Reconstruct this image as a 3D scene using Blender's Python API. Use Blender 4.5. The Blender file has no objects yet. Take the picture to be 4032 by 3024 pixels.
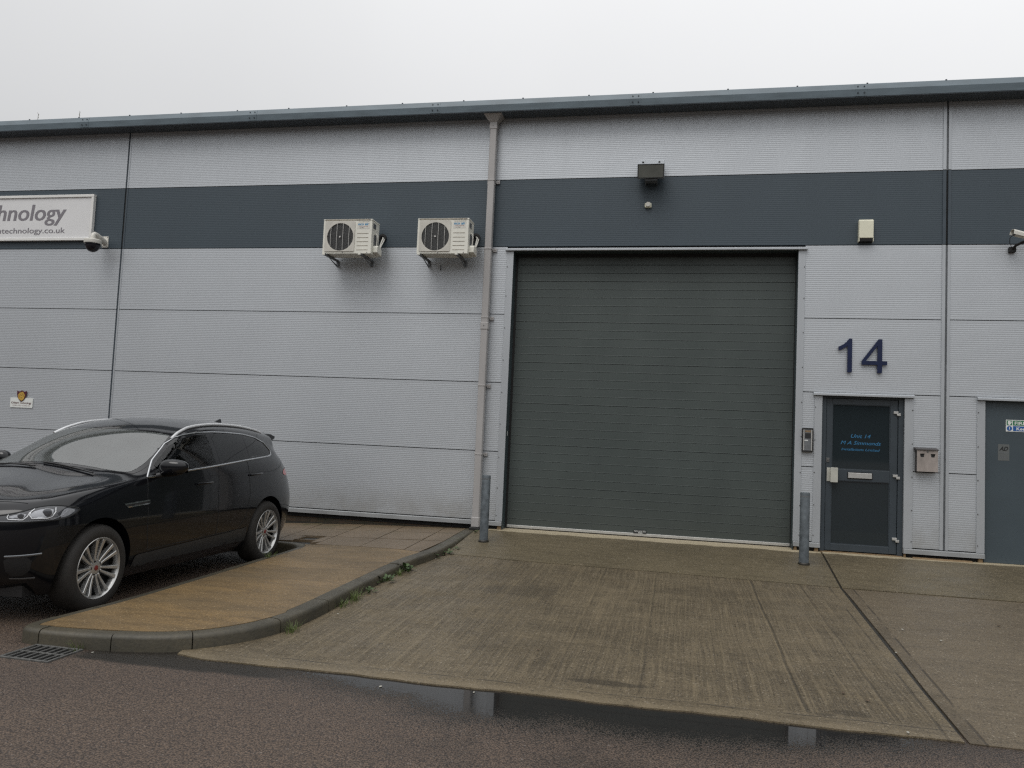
import bpy, bmesh, math, random
from mathutils import Vector, Matrix
from mathutils.bvhtree import BVHTree
from mathutils.geometry import delaunay_2d_cdt
random.seed(7)
D = bpy.data
scene = bpy.context.scene
COL = scene.collection
R = math.radians

# ------------------------------------------------------------------ materials
def new_mat(name):
    m = D.materials.new(name); m.use_nodes = True
    nt = m.node_tree
    return m, nt, nt.nodes, nt.links, nt.nodes['Principled BSDF']

def mat(name, col, rough=0.5, metal=0.0, var=0.0, vscale=3.0, bump=0.0, bscale=60.0, spec=0.5, coat=0.0, rvar=0.0, stretch=(1, 1, 1), detail=6.0):
    """principled material with a little procedural unevenness in colour, gloss and relief"""
    m, nt, N, L, P = new_mat(name)
    P.inputs['Base Color'].default_value = (*col, 1)
    P.inputs['Roughness'].default_value = rough
    P.inputs['Metallic'].default_value = metal
    P.inputs['Specular IOR Level'].default_value = spec
    P.inputs['Coat Weight'].default_value = coat
    P.inputs['Coat Roughness'].default_value = 0.03
    tc = N.new('ShaderNodeTexCoord'); mp = N.new('ShaderNodeMapping')
    mp.inputs['Scale'].default_value = stretch
    geo = N.new('ShaderNodeNewGeometry')
    L.new(geo.outputs['Position'], mp.inputs['Vector'])
    if var or rvar:
        no = N.new('ShaderNodeTexNoise'); no.inputs['Scale'].default_value = vscale; no.inputs['Detail'].default_value = detail
        L.new(mp.outputs[0], no.inputs['Vector'])
        if var:
            mr = N.new('ShaderNodeMapRange'); mr.inputs[1].default_value = 0.3; mr.inputs[2].default_value = 0.7
            mr.inputs[3].default_value = 1 - var; mr.inputs[4].default_value = 1 + var
            L.new(no.outputs['Fac'], mr.inputs[0])
            mx = N.new('ShaderNodeVectorMath'); mx.operation = 'SCALE'; mx.inputs[0].default_value = col
            L.new(mr.outputs[0], mx.inputs['Scale']); L.new(mx.outputs[0], P.inputs['Base Color'])
        if rvar:
            m2 = N.new('ShaderNodeMapRange'); m2.inputs[1].default_value = 0.3; m2.inputs[2].default_value = 0.7
            m2.inputs[3].default_value = rough - rvar; m2.inputs[4].default_value = rough + rvar
            L.new(no.outputs['Fac'], m2.inputs[0]); L.new(m2.outputs[0], P.inputs['Roughness'])
    if bump:
        nb = N.new('ShaderNodeTexNoise'); nb.inputs['Scale'].default_value = bscale; nb.inputs['Detail'].default_value = 4
        L.new(geo.outputs['Position'], nb.inputs['Vector'])
        bn = N.new('ShaderNodeBump'); bn.inputs['Strength'].default_value = bump; bn.inputs['Distance'].default_value = 0.01
        L.new(nb.outputs['Fac'], bn.inputs['Height']); L.new(bn.outputs[0], P.inputs['Normal'])
    return m

class G:
    """small node graph writer"""
    def __init__(s, name):
        s.m, s.nt, s.N, s.L, s.P = new_mat(name)
        s.geo = s.N.new('ShaderNodeNewGeometry'); s.pos = s.geo.outputs['Position']
        sp = s.N.new('ShaderNodeSeparateXYZ'); s.L.new(s.pos, sp.inputs[0]); s.x, s.y, s.z = sp.outputs
    def link(s, a, b):
        if hasattr(a, 'node'): s.L.new(a, b)
        else: b.default_value = a
    def math(s, op, a, b=0.0, c=0.0, clamp=False):
        n = s.N.new('ShaderNodeMath'); n.operation = op; n.use_clamp = clamp
        for v, i in zip((a, b, c), n.inputs): s.link(v, i)
        return n.outputs[0]
    def scale(s, vec):
        n = s.N.new('ShaderNodeMapping'); n.inputs['Scale'].default_value = vec; s.L.new(s.pos, n.inputs['Vector']); return n.outputs[0]
    def noise(s, scale, detail=5, rough=0.55, vec=None, dist=0.0):
        n = s.N.new('ShaderNodeTexNoise'); n.inputs['Scale'].default_value = scale; n.inputs['Detail'].default_value = detail
        n.inputs['Roughness'].default_value = rough; n.inputs['Distortion'].default_value = dist
        s.L.new(vec or s.pos, n.inputs['Vector']); return n.outputs['Fac']
    def voro(s, scale, feature='F1', vec=None):
        n = s.N.new('ShaderNodeTexVoronoi'); n.feature = feature; n.inputs['Scale'].default_value = scale
        s.L.new(vec or s.pos, n.inputs['Vector']); return n
    def rng(s, v, a, b, c=0.0, d=1.0, smooth=False):
        n = s.N.new('ShaderNodeMapRange'); n.clamp = True
        if smooth: n.interpolation_type = 'SMOOTHSTEP'
        s.link(v, n.inputs[0])
        for i, q in zip((1, 2, 3, 4), (a, b, c, d)): s.link(q, n.inputs[i])
        return n.outputs[0]
    def mix(s, f, a, b, mode='MIX'):
        n = s.N.new('ShaderNodeMixRGB'); n.blend_type = mode
        s.link(f, n.inputs[0])
        for v, i in ((a, n.inputs[1]), (b, n.inputs[2])):
            if hasattr(v, 'node'): s.L.new(v, i)
            else: i.default_value = (*v, 1) if len(v) == 3 else v
        return n.outputs[0]
    def bump(s, h, strength, dist=0.01):
        n = s.N.new('ShaderNodeBump'); n.inputs['Strength'].default_value = strength; n.inputs['Distance'].default_value = dist
        s.L.new(h, n.inputs['Height']); s.L.new(n.outputs[0], s.P.inputs['Normal'])
    def out(s, col=None, rough=None, metal=None, spec=None):
        for v, k in ((col, 'Base Color'), (rough, 'Roughness'), (metal, 'Metallic'), (spec, 'Specular IOR Level')):
            if v is None: continue
            if hasattr(v, 'node'): s.L.new(v, s.P.inputs[k])
            elif isinstance(v, tuple): s.P.inputs[k].default_value = (*v, 1)
            else: s.P.inputs[k].default_value = v
        return s.m

def clad(name, col, rough, metal):
    g = G(name)
    big = g.noise(0.9, 4, 0.6)
    streak = g.noise(1.0, 5, 0.6, g.scale((5.0, 5.0, 0.35)))
    speck = g.noise(70, 2, 0.5)
    k = g.math('ADD', g.rng(big, .3, .7, .97, 1.03), g.rng(streak, .35, .75, .010, -.015))
    k = g.math('ADD', k, g.rng(speck, .3, .7, -.012, .012))
    grime = g.math('MULTIPLY', g.rng(g.z, 0.0, .5, 1.0, 0.0, True), g.rng(g.noise(3, 6, .65), .35, .7, .1, .55))
    n = g.N.new('ShaderNodeVectorMath'); n.operation = 'SCALE'; n.inputs[0].default_value = col; g.L.new(k, n.inputs['Scale'])
    c = g.mix(grime, n.outputs[0], (col[0] * .55, col[1] * .5, col[2] * .42))
    return g.out(c, g.rng(streak, .3, .7, rough - .015, rough + .02), metal)

MT = {}
MT['silver'] = clad('silver_cladding', (.485, .512, .540), .47, .55)
MT['band'] = clad('slate_cladding', (.045, .064, .080), .5, .05)
MT['trim'] = mat('silver_trim', (.45, .475, .50), .42, .5, .05, 4, stretch=(1, 1, .3))
MT['slate_trim'] = mat('slate_trim', (.05, .068, .085), .42, .05, .1, 5)
MT['gutter'] = mat('gutter_steel', (.115, .152, .178), .5, 0, .16, 6, stretch=(.5, 1, 2))
MT['soffit'] = mat('soffit_steel', (.05, .065, .08), .55, 0, .1, 4)
MT['pipe'] = mat('grey_pipe', (.36, .35, .345), .45, 0.05, .06, 5, stretch=(1, 1, .3))
MT['black'] = mat('black_rubber', (.008, .008, .008), .6)
MT['gap'] = mat('joint_black', (.01, .011, .012), .8)
MT['screw'] = mat('screw_steel', (.16, .16, .16), .4, .6)
MT['door'] = mat('door_slate', (.037, .048, .058), .38, 0, .08, 3)
MT['steel_door'] = mat('steel_door_slate', (.050, .068, .080), .4, 0, .08, 2)
MT['reveal'] = mat('reveal_slate', (.042, .06, .066), .45, 0, .1, 3)
MT['alu'] = mat('brushed_aluminium', (.55, .55, .53), .38, .6, .08, 20)
MT['paleplate'] = mat('pale_plate', (.5, .5, .45), .4, .25, .08, 8)
MT['white_plastic'] = mat('aged_white_plastic', (.62, .61, .56), .45, 0, .05, 8)
MT['cream'] = mat('cream_casing', (.72, .715, .645), .42, 0, .06, 6)
MT['beige_grille'] = mat('beige_grille_plate', (.54, .525, .475), .5, 0, .1, 9)
MT['cream_alarm'] = mat('cream_alarm', (.72, .71, .57), .45, 0, .05, 12)
MT['grime'] = mat('dirty_top', (.26, .23, .18), .7, 0, .35, 25)
MT['dark'] = mat('dark_inside', (.012, .013, .014), .6)
MT['fan'] = mat('fan_plastic', (.03, .034, .04), .45)
MT['wire'] = mat('coated_wire', (.16, .165, .165), .5, .1)
MT['bar'] = mat('coated_bar', (.50, .50, .48), .45)
MT['drip'] = mat('dirty_drip_flashing', (.27, .28, .285), .5, .3, .14, 5, stretch=(.6, 1, 1))
MT['galv'] = mat('galvanised_steel', (.11, .128, .142), .48, .3, .28, 14, bump=.1, bscale=25, rvar=.08)
MT['bracket'] = mat('bracket_steel', (.16, .17, .18), .45, .4, .15, 9)
MT['sign_white'] = mat('sign_white', (.69, .695, .70), .4, 0, .03, 3)
MT['sign_frame'] = mat('sign_frame_white', (.72, .72, .70), .4, 0, .04, 5)
MT['sign_grey'] = mat('sign_letter_grey', (.20, .19, .21), .5)
MT['dome_black'] = mat('smoked_dome', (.008, .008, .012), .08)
MT['navy'] = mat('navy_acrylic', (.006, .013, .050), .3, 0, .1, 10)
MT['blue_vinyl'] = mat('blue_vinyl', (.03, .17, .34), .5)
MT['glass'] = mat('door_glass', (.018, .025, .029), .04, 0, 0, spec=.45)
MT['lamp_glass'] = mat('floodlight_glass', (.10, .105, .095), .3, 0, .15, 6)
MT['green'] = mat('sign_green', (.02, .16, .07), .4)
MT['sblue'] = mat('sign_blue', (.015, .09, .30), .4)
MT['white'] = mat('white_print', (.68, .70, .68), .45)
MT['sticker'] = mat('grey_sticker', (.12, .13, .13), .45, .2)
MT['maroon'] = mat('shield_maroon', (.07, .01, .02), .45)
MT['gold'] = mat('shield_gold', (.46, .29, .05), .5, 0, .3, 60)
MT['brown_print'] = mat('brown_print', (.10, .035, .03), .5)
MT['pink_print'] = mat('faded_print', (.42, .37, .36), .5)
MT['sky_blue'] = mat('logo_blue', (.02, .22, .42), .45)
MT['red_print'] = mat('red_print', (.30, .08, .07), .5)
MT['bin_steel'] = mat('stained_steel', (.38, .34, .315), .4, .45, .2, 14, stretch=(1, 1, .4))
MT['bin_lid'] = mat('bin_lid', (.06, .055, .055), .5, .3, .2, 20)
MT['wood'] = mat('weathered_timber', (.19, .13, .07), .8, 0, .3, 18)
MT['grate'] = mat('cast_iron', (.13, .13, .125), .42, .5, .25, 30, bump=.15, bscale=120)
MT['pit'] = mat('drain_pit', (.004, .004, .004), .4)
MT['leaf'] = mat('weed_leaf', (.040, .070, .018), .55, 0, .35, 40)
MT['leaf2'] = mat('grass_blade', (.085, .12, .03), .55, 0, .3, 40)
MT['stalk'] = mat('dry_stalk', (.12, .11, .07), .7)
MT['litter'] = mat('pale_litter', (.33, .32, .28), .6, 0, .1, 80)
MT['leaf_dry'] = mat('dead_leaf', (.075, .05, .03), .7, 0, .3, 60)

# ------------------------------------------------------------------ mesh helpers
class MB:
    def __init__(s): s.v = []; s.f = []; s.mi = []; s.cur = 0
    def add(s, vs, fs):
        o = len(s.v); s.v += [tuple(p) for p in vs]
        for f in fs: s.f.append(tuple(o + i for i in f)); s.mi.append(s.cur)
        return s
    def box(s, x0, x1, y0, y1, z0, z1):
        x0, x1 = min(x0, x1), max(x0, x1); y0, y1 = min(y0, y1), max(y0, y1); z0, z1 = min(z0, z1), max(z0, z1)
        return s.add([(x0, y0, z0), (x1, y0, z0), (x1, y1, z0), (x0, y1, z0), (x0, y0, z1), (x1, y0, z1), (x1, y1, z1), (x0, y1, z1)],
              [(0, 3, 2, 1), (4, 5, 6, 7), (0, 1, 5, 4), (1, 2, 6, 5), (2, 3, 7, 6), (3, 0, 4, 7)])
    def prism(s, pts, y0, y1):
        """polygon in x,z (counter-clockwise seen from -y) extruded from y0 to y1"""
        n = len(pts)
        a = sum(pts[i][0] * pts[(i + 1) % n][1] - pts[(i + 1) % n][0] * pts[i][1] for i in range(n))
        if a < 0: pts = pts[::-1]
        y0, y1 = min(y0, y1), max(y0, y1)
        vs = [(p[0], y0, p[1]) for p in pts] + [(p[0], y1, p[1]) for p in pts]
        fs = [tuple(range(n)), tuple(range(2 * n - 1, n - 1, -1))] + [(i, i + n, (i + 1) % n + n, (i + 1) % n) for i in range(n)]
        return s.add(vs, fs)
    def prism_x(s, pts, x0, x1):
        """polygon in y,z extruded along x"""
        n = len(pts)
        a = sum(pts[i][0] * pts[(i + 1) % n][1] - pts[(i + 1) % n][0] * pts[i][1] for i in range(n))
        if a > 0: pts = pts[::-1]
        x0, x1 = min(x0, x1), max(x0, x1)
        vs = [(x0, p[0], p[1]) for p in pts] + [(x1, p[0], p[1]) for p in pts]
        fs = [tuple(range(n)), tuple(range(2 * n - 1, n - 1, -1))] + [(i, i + n, (i + 1) % n + n, (i + 1) % n) for i in range(n)]
        return s.add(vs, fs)
    def prism_z(s, pts, z0, z1):
        n = len(pts)
        a = sum(pts[i][0] * pts[(i + 1) % n][1] - pts[(i + 1) % n][0] * pts[i][1] for i in range(n))
        if a < 0: pts = pts[::-1]
        vs = [(p[0], p[1], z0) for p in pts] + [(p[0], p[1], z1) for p in pts]
        fs = [tuple(range(n - 1, -1, -1)), tuple(range(n, 2 * n))] + [(i, (i + 1) % n, (i + 1) % n + n, i + n) for i in range(n)]
        return s.add(vs, fs)
    def cyl(s, p, q, r, n=20, r2=None, caps=True):
        p, q = Vector(p), Vector(q); d = (q - p).normalized()
        a = d.orthogonal().normalized(); b = d.cross(a); r2 = r if r2 is None else r2
        vs = []
        for c, rr in ((p, r), (q, r2)):
            for i in range(n):
                t = 2 * math.pi * i / n; vs.append(c + a * (rr * math.cos(t)) + b * (rr * math.sin(t)))
        fs = [(i, (i + 1) % n, (i + 1) % n + n, i + n) for i in range(n)]
        if caps: fs += [tuple(range(n - 1, -1, -1)), tuple(range(n, 2 * n))]
        return s.add(vs, fs)
    def tube(s, pts, r, n=8, flat=None):
        """round tube along a path; flat=(w,h,up) makes a flat strip section"""
        pts = [Vector(p) for p in pts]; rings = []
        for i, p in enumerate(pts):
            d = (pts[min(i + 1, len(pts) - 1)] - pts[max(i - 1, 0)]).normalized()
            if flat:
                up = Vector(flat[2]); a = d.cross(up).normalized(); b = a.cross(d); ra, rb = flat[0], flat[1]
            else:
                if i == 0: a = d.orthogonal().normalized()
                else: a = (a - d * a.dot(d)).normalized()
                b = d.cross(a); ra = rb = r if not callable(r) else r(i / (len(pts) - 1))
            rings.append([p + a * (ra * math.cos(2 * math.pi * k / n)) + b * (rb * math.sin(2 * math.pi * k / n)) for k in range(n)])
        vs = [v for rg in rings for v in rg]; m = len(rings)
        fs = [(i * n + k, i * n + (k + 1) % n, (i + 1) * n + (k + 1) % n, (i + 1) * n + k) for i in range(m - 1) for k in range(n)]
        fs += [tuple(range(n - 1, -1, -1)), tuple((m - 1) * n + k for k in range(n))]
        return s.add(vs, fs)
    def lathe(s, prof, c, axis='y', n=48, closed=False):
        """prof: (radius, along) pairs"""
        vs = []
        for (r, h) in prof:
            for k in range(n):
                t = 2 * math.pi * k / n; a, b = r * math.cos(t), r * math.sin(t)
                vs.append({'y': (c[0] + a, c[1] + h, c[2] + b), 'z': (c[0] + a, c[1] + b, c[2] + h), 'x': (c[0] + h, c[1] + a, c[2] + b)}[axis])
        m = len(prof); fs = []
        rg = range(m) if closed else range(m - 1)
        for i in rg:
            j = (i + 1) % m
            for k in range(n): fs.append((i * n + k, i * n + (k + 1) % n, j * n + (k + 1) % n, j * n + k))
        if not closed:
            fs.append(tuple(range(n - 1, -1, -1))); fs.append(tuple((m - 1) * n + k for k in range(n)))
        return s.add(vs, fs)
    def parts(s):
        """the separate pieces of this shape, each as a shape of its own"""
        par = list(range(len(s.v)))
        def find(i):
            while par[i] != i: par[i] = par[par[i]]; i = par[i]
            return i
        for f in s.f:
            for i in f[1:]: par[find(i)] = find(f[0])
        gr = {}
        for f in s.f: gr.setdefault(find(f[0]), []).append(f)
        out = []
        for fs in gr.values():
            m = MB(); mp = {}
            for f in fs:
                for i in f:
                    if i not in mp: mp[i] = len(m.v); m.v.append(s.v[i])
                m.f.append(tuple(mp[i] for i in f)); m.mi.append(0)
            out.append(m)
        return out
    def build_each(s, *a, **k): return [m.build(*a, **k) for m in s.parts()]
    def build(s, name, m, parent=None, bevel=0.0, smooth=False, origin=None, seg=2, fix=False):
        me = D.meshes.new(name)
        off = ORG.get(parent.name, Vector((0, 0, 0))) if parent else Vector(origin or (0, 0, 0))
        me.from_pydata([tuple(Vector(p) - off) for p in s.v], [], s.f)
        ms = m if isinstance(m, (list, tuple)) else [m]
        for q in ms: me.materials.append(MT[q] if isinstance(q, str) else q)
        if len(ms) > 1: me.polygons.foreach_set('material_index', s.mi)
        if fix:
            bm = bmesh.new(); bm.from_mesh(me); bmesh.ops.recalc_face_normals(bm, faces=bm.faces); bm.to_mesh(me); bm.free()
        if smooth:
            me.polygons.foreach_set('use_smooth', [True] * len(me.polygons))
            if smooth is not True: me.set_sharp_from_angle(angle=R(smooth))
        me.update()
        o = D.objects.new(name, me); COL.objects.link(o)
        if parent: o.parent = parent; ORG[o.name] = off
        else: o.location = off; ORG[o.name] = off
        if bevel:
            b = o.modifiers.new('edge', 'BEVEL'); b.width = bevel; b.segments = seg; b.limit_method = 'ANGLE'; b.angle_limit = R(40)
        return o
ORG = {}
def tag(o, label=None, cat=None, group=None, kind=None):
    for k, v in (('label', label), ('category', cat), ('group', group), ('kind', kind)):
        if v: o[k] = v
    return o
def thing(name, loc, label, cat, group=None):
    o = D.objects.new(name, None); COL.objects.link(o); o.location = loc; o.empty_display_size = .2
    ORG[o.name] = Vector(loc)
    return tag(o, label, cat, group)
def copy_thing(root, loc, label):
    r = root.copy(); COL.objects.link(r); r.location = loc; r['label'] = label
    for ch in root.children:
        c = ch.copy(); COL.objects.link(c); c.parent = r
        for g in ch.children:
            d = g.copy(); COL.objects.link(d); d.parent = c
    return r
def text_mesh(body, h, loc, width=None, depth=.001, bold=0.0, shear=0.0, m='white', parent=None, name='lettering', align='LEFT', xs=1.0, origin=None, heavy=0.0):
    """flat lettering facing -y; h = cap height, width = wanted overall width"""
    cu = D.curves.new('t', 'FONT'); cu.body = body; cu.size = 1; cu.extrude = 0; cu.offset = bold; cu.shear = shear
    cu.resolution_u = 3
    ob = D.objects.new('t', cu); COL.objects.link(ob)
    dg = bpy.context.evaluated_depsgraph_get()
    me = D.meshes.new_from_object(ob.evaluated_get(dg)); D.objects.remove(ob); D.curves.remove(cu)
    xs_ = [v.co.x for v in me.vertices]; x0, x1 = min(xs_), max(xs_)
    k = h / .73; kx = width / (x1 - x0) if width else k * xs
    off = {'LEFT': 0, 'CENTER': -(x1 - x0) / 2, 'RIGHT': -(x1 - x0)}[align]
    mb = MB()
    vs = [(loc[0] + (v.co.x - x0 + off) * kx, loc[1], loc[2] + v.co.y * k) for v in me.vertices]
    fs = [tuple(p.vertices) for p in me.polygons]
    D.meshes.remove(me)
    # front sheet plus a thin rim so that the letters have thickness
    n = len(vs); ec = {}
    for f in fs:
        for a, b in zip(f, f[1:] + f[:1]): ec[(a, b)] = 1
    mb.add(vs + [(v[0], v[1] + depth, v[2]) for v in vs], fs + [(b, a, a + n, b + n) for (a, b) in ec if (b, a) not in ec])
    if heavy:      # a second, slightly shifted sheet thickens the strokes
        for q in (-1, 1): mb.add([(v[0] + q * heavy, v[1] + .0005 + .0002 * q, v[2]) for v in vs], fs)
    return mb.build(name, m, parent, origin=origin)
# ------------------------------------------------------------------ ground
def itp(x, xs, ys):
    if x <= xs[0]: return ys[0]
    for a, b, c, d in zip(xs, xs[1:], ys, ys[1:]):
        if x <= b: return c + (d - c) * (x - a) / (b - a)
    return ys[-1]
ROAD = -.418
def z_island(x, y):
    a = itp(y, [-6.4, -1.8, 0], [-.307, -.205, -.122]); b = itp(y, [-6.4, -1.8, 0], [-.31, -.265, -.178])
    t = min(max((x + 2.8) / -1.8, -.2), 1.9); return a * (1 - t) + b * t
def z_drive(x, y): return -.107 + .10 * y if y > -1.77 else -.284 + .028 * (y + 1.77)

def inside(p, poly):
    c = False; n = len(poly)
    for i in range(n):
        a, b = poly[i], poly[(i + 1) % n]
        if (a[1] > p[1]) != (b[1] > p[1]) and p[0] < (b[0] - a[0]) * (p[1] - a[1]) / (b[1] - a[1]) + a[0]: c = not c
    return c
def cdt(outer, holes=(), step=None):
    """triangles filling an outline with holes, with grid points inside when step is given"""
    vs = []; es = []
    for loop in (outer, *holes):
        o = len(vs); n = len(loop)
        vs += [Vector(p[:2]) for p in loop]; es += [(o + i, o + (i + 1) % n) for i in range(n)]
    if step:
        xs = [p[0] for p in outer]; ys = [p[1] for p in outer]
        sx, sy = step if isinstance(step, tuple) else (step, step)
        nx, ny = int((max(xs) - min(xs)) / sx), int((max(ys) - min(ys)) / sy)
        for i in range(1, nx + 1):
            for j in range(1, ny + 1):
                p = (min(xs) + i * sx - sx * .37, min(ys) + j * sy - sy * .41)
                if inside(p, outer) and not any(inside(p, h) for h in holes): vs.append(Vector(p))
    V, E, F, *_ = delaunay_2d_cdt(vs, es, [], 0, 1e-6)
    tri = []
    for f in F:
        c = sum((V[i] for i in f), Vector((0, 0))) / len(f)
        if inside(c, outer) and not any(inside(c, h) for h in holes):
            a, b, d = (V[i] for i in f[:3])
            tri.append(tuple(f) if (b - a).cross(d - a) > 0 else tuple(f[::-1]))
    return [tuple(v) for v in V], tri
def sheet(name, outer, zf, m, thick=0.06, step=.35, holes=(), label=None, kind='structure'):
    V, T = cdt(outer, holes, step)
    mb = MB(); n = len(V)
    top = [(x, y, zf(x, y)) for x, y in V]
    ec = {}
    for f in T:
        for a, b in zip(f, f[1:] + f[:1]): ec[(a, b)] = 1
    rim = [(b, a, a + n, b + n) for (a, b) in ec if (b, a) not in ec]
    mb.add(top + [(x, y, z - thick) for x, y, z in top], T + rim)
    o = mb.build(name, m); return tag(o, label, None, None, kind)

def road_material():
    g = G('red_grey_tarmac')
    v = g.voro(95); v2 = g.voro(60); v3 = g.voro(170)
    stone = g.mix(g.rng(v.outputs['Color'], 0, 1), (.054, .037, .026), (.178, .124, .086))
    stone = g.mix(g.rng(v3.outputs['Color'], .2, .9, 0, .5), stone, (.082, .063, .049))
    light = g.mix(g.math('MULTIPLY', g.rng(g.voro(105).outputs['Color'], .90, .93), .75), stone, (.25, .215, .19))
    patch = g.noise(.8, 5, .6)
    c = g.mix(g.rng(patch, .35, .7, 0, .32), light, (.047, .036, .034))
    gap = g.rng(v.outputs['Distance'], .35, .7, 0, .8)
    c = g.mix(gap, c, (.016, .0125, .0115))
    # standing water along the foot of the concrete drive, thinning out into wet tarmac
    wob = g.noise(1.6, 6, .6); wob2 = g.noise(9, 4, .6)
    ramp = g.math('MINIMUM', g.math('MULTIPLY', g.math('ADD', g.x, 2.85), .34), g.math('MULTIPLY', g.math('SUBTRACT', 1.9, g.x), .34))
    depth = g.math('MAXIMUM', g.math('MINIMUM', ramp, .53), 0.0)
    dist = g.math('SUBTRACT', -6.14, g.y)                      # metres out from the drive
    edge = g.math('SUBTRACT', depth, dist)
    edge = g.math('ADD', edge, g.math('MULTIPLY', g.math('SUBTRACT', wob, .5), .34))
    edge = g.math('ADD', edge, g.math('MULTIPLY', g.math('SUBTRACT', wob2, .5), .20))
    edge = g.math('ADD', edge, g.math('MULTIPLY', g.math('SUBTRACT', v.outputs['Distance'], .45), .34))
    band = g.math('MULTIPLY', g.rng(g.x, -2.95, -2.5, 0, 1, True), g.rng(g.x, 1.35, 1.75, 1, 0, True))
    pud = g.math('MULTIPLY', g.rng(edge, -.05, .17, 0, 1, True), band)
    wet = g.math('MULTIPLY', g.rng(edge, -.40, .08, 0, 1, True), g.rng(g.x, -3.0, -2.3, 0, 1, True))
    # damp channel at the kerb foot by the drain
    ch = g.math('MULTIPLY', g.rng(g.math('ADD', g.y, g.math('MULTIPLY', g.math('SUBTRACT', wob, .5), .2)), -6.44, -6.37, 0, 1, True), g.rng(g.x, -4.15, -3.95, 0, 1, True))
    ch = g.math('MULTIPLY', ch, g.rng(g.x, -2.75, -2.2, 1, 0, True))
    ch = g.math('MULTIPLY', ch, g.rng(g.y, -5.2, -5.0, 1, 0))
    spots = g.math('MULTIPLY', g.rng(g.noise(1.15, 4, .6), .55, .66, 0, 1, True), g.rng(g.y, -7.8, -6.5, .0, .85))
    spots = g.math('MULTIPLY', spots, g.rng(g.x, -2.2, -.6, 0, 1, True))
    damp = g.math('MAXIMUM', g.math('MAXIMUM', g.math('MULTIPLY', wet, .7), ch), spots, clamp=True)
    c = g.mix(damp, c, g.mix(.66, c, (.010, .009, .008)))
    c = g.mix(g.math('MULTIPLY', ch, .75), c, (.012, .011, .009))
    c = g.mix(g.math('MULTIPLY', pud, .9), c, (.011, .011, .011))
    r = g.rng(v2.outputs['Color'], 0, 1, .42, .62)
    r = g.mix(damp, r, (.24,) * 3); r = g.mix(pud, r, (.03,) * 3)
    h = g.math('MULTIPLY', g.math('SUBTRACT', 1.0, v.outputs['Distance']), g.math('SUBTRACT', 1.0, pud))
    g.bump(h, .7, .008)
    return g.out(c, r, 0, .42)

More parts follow.
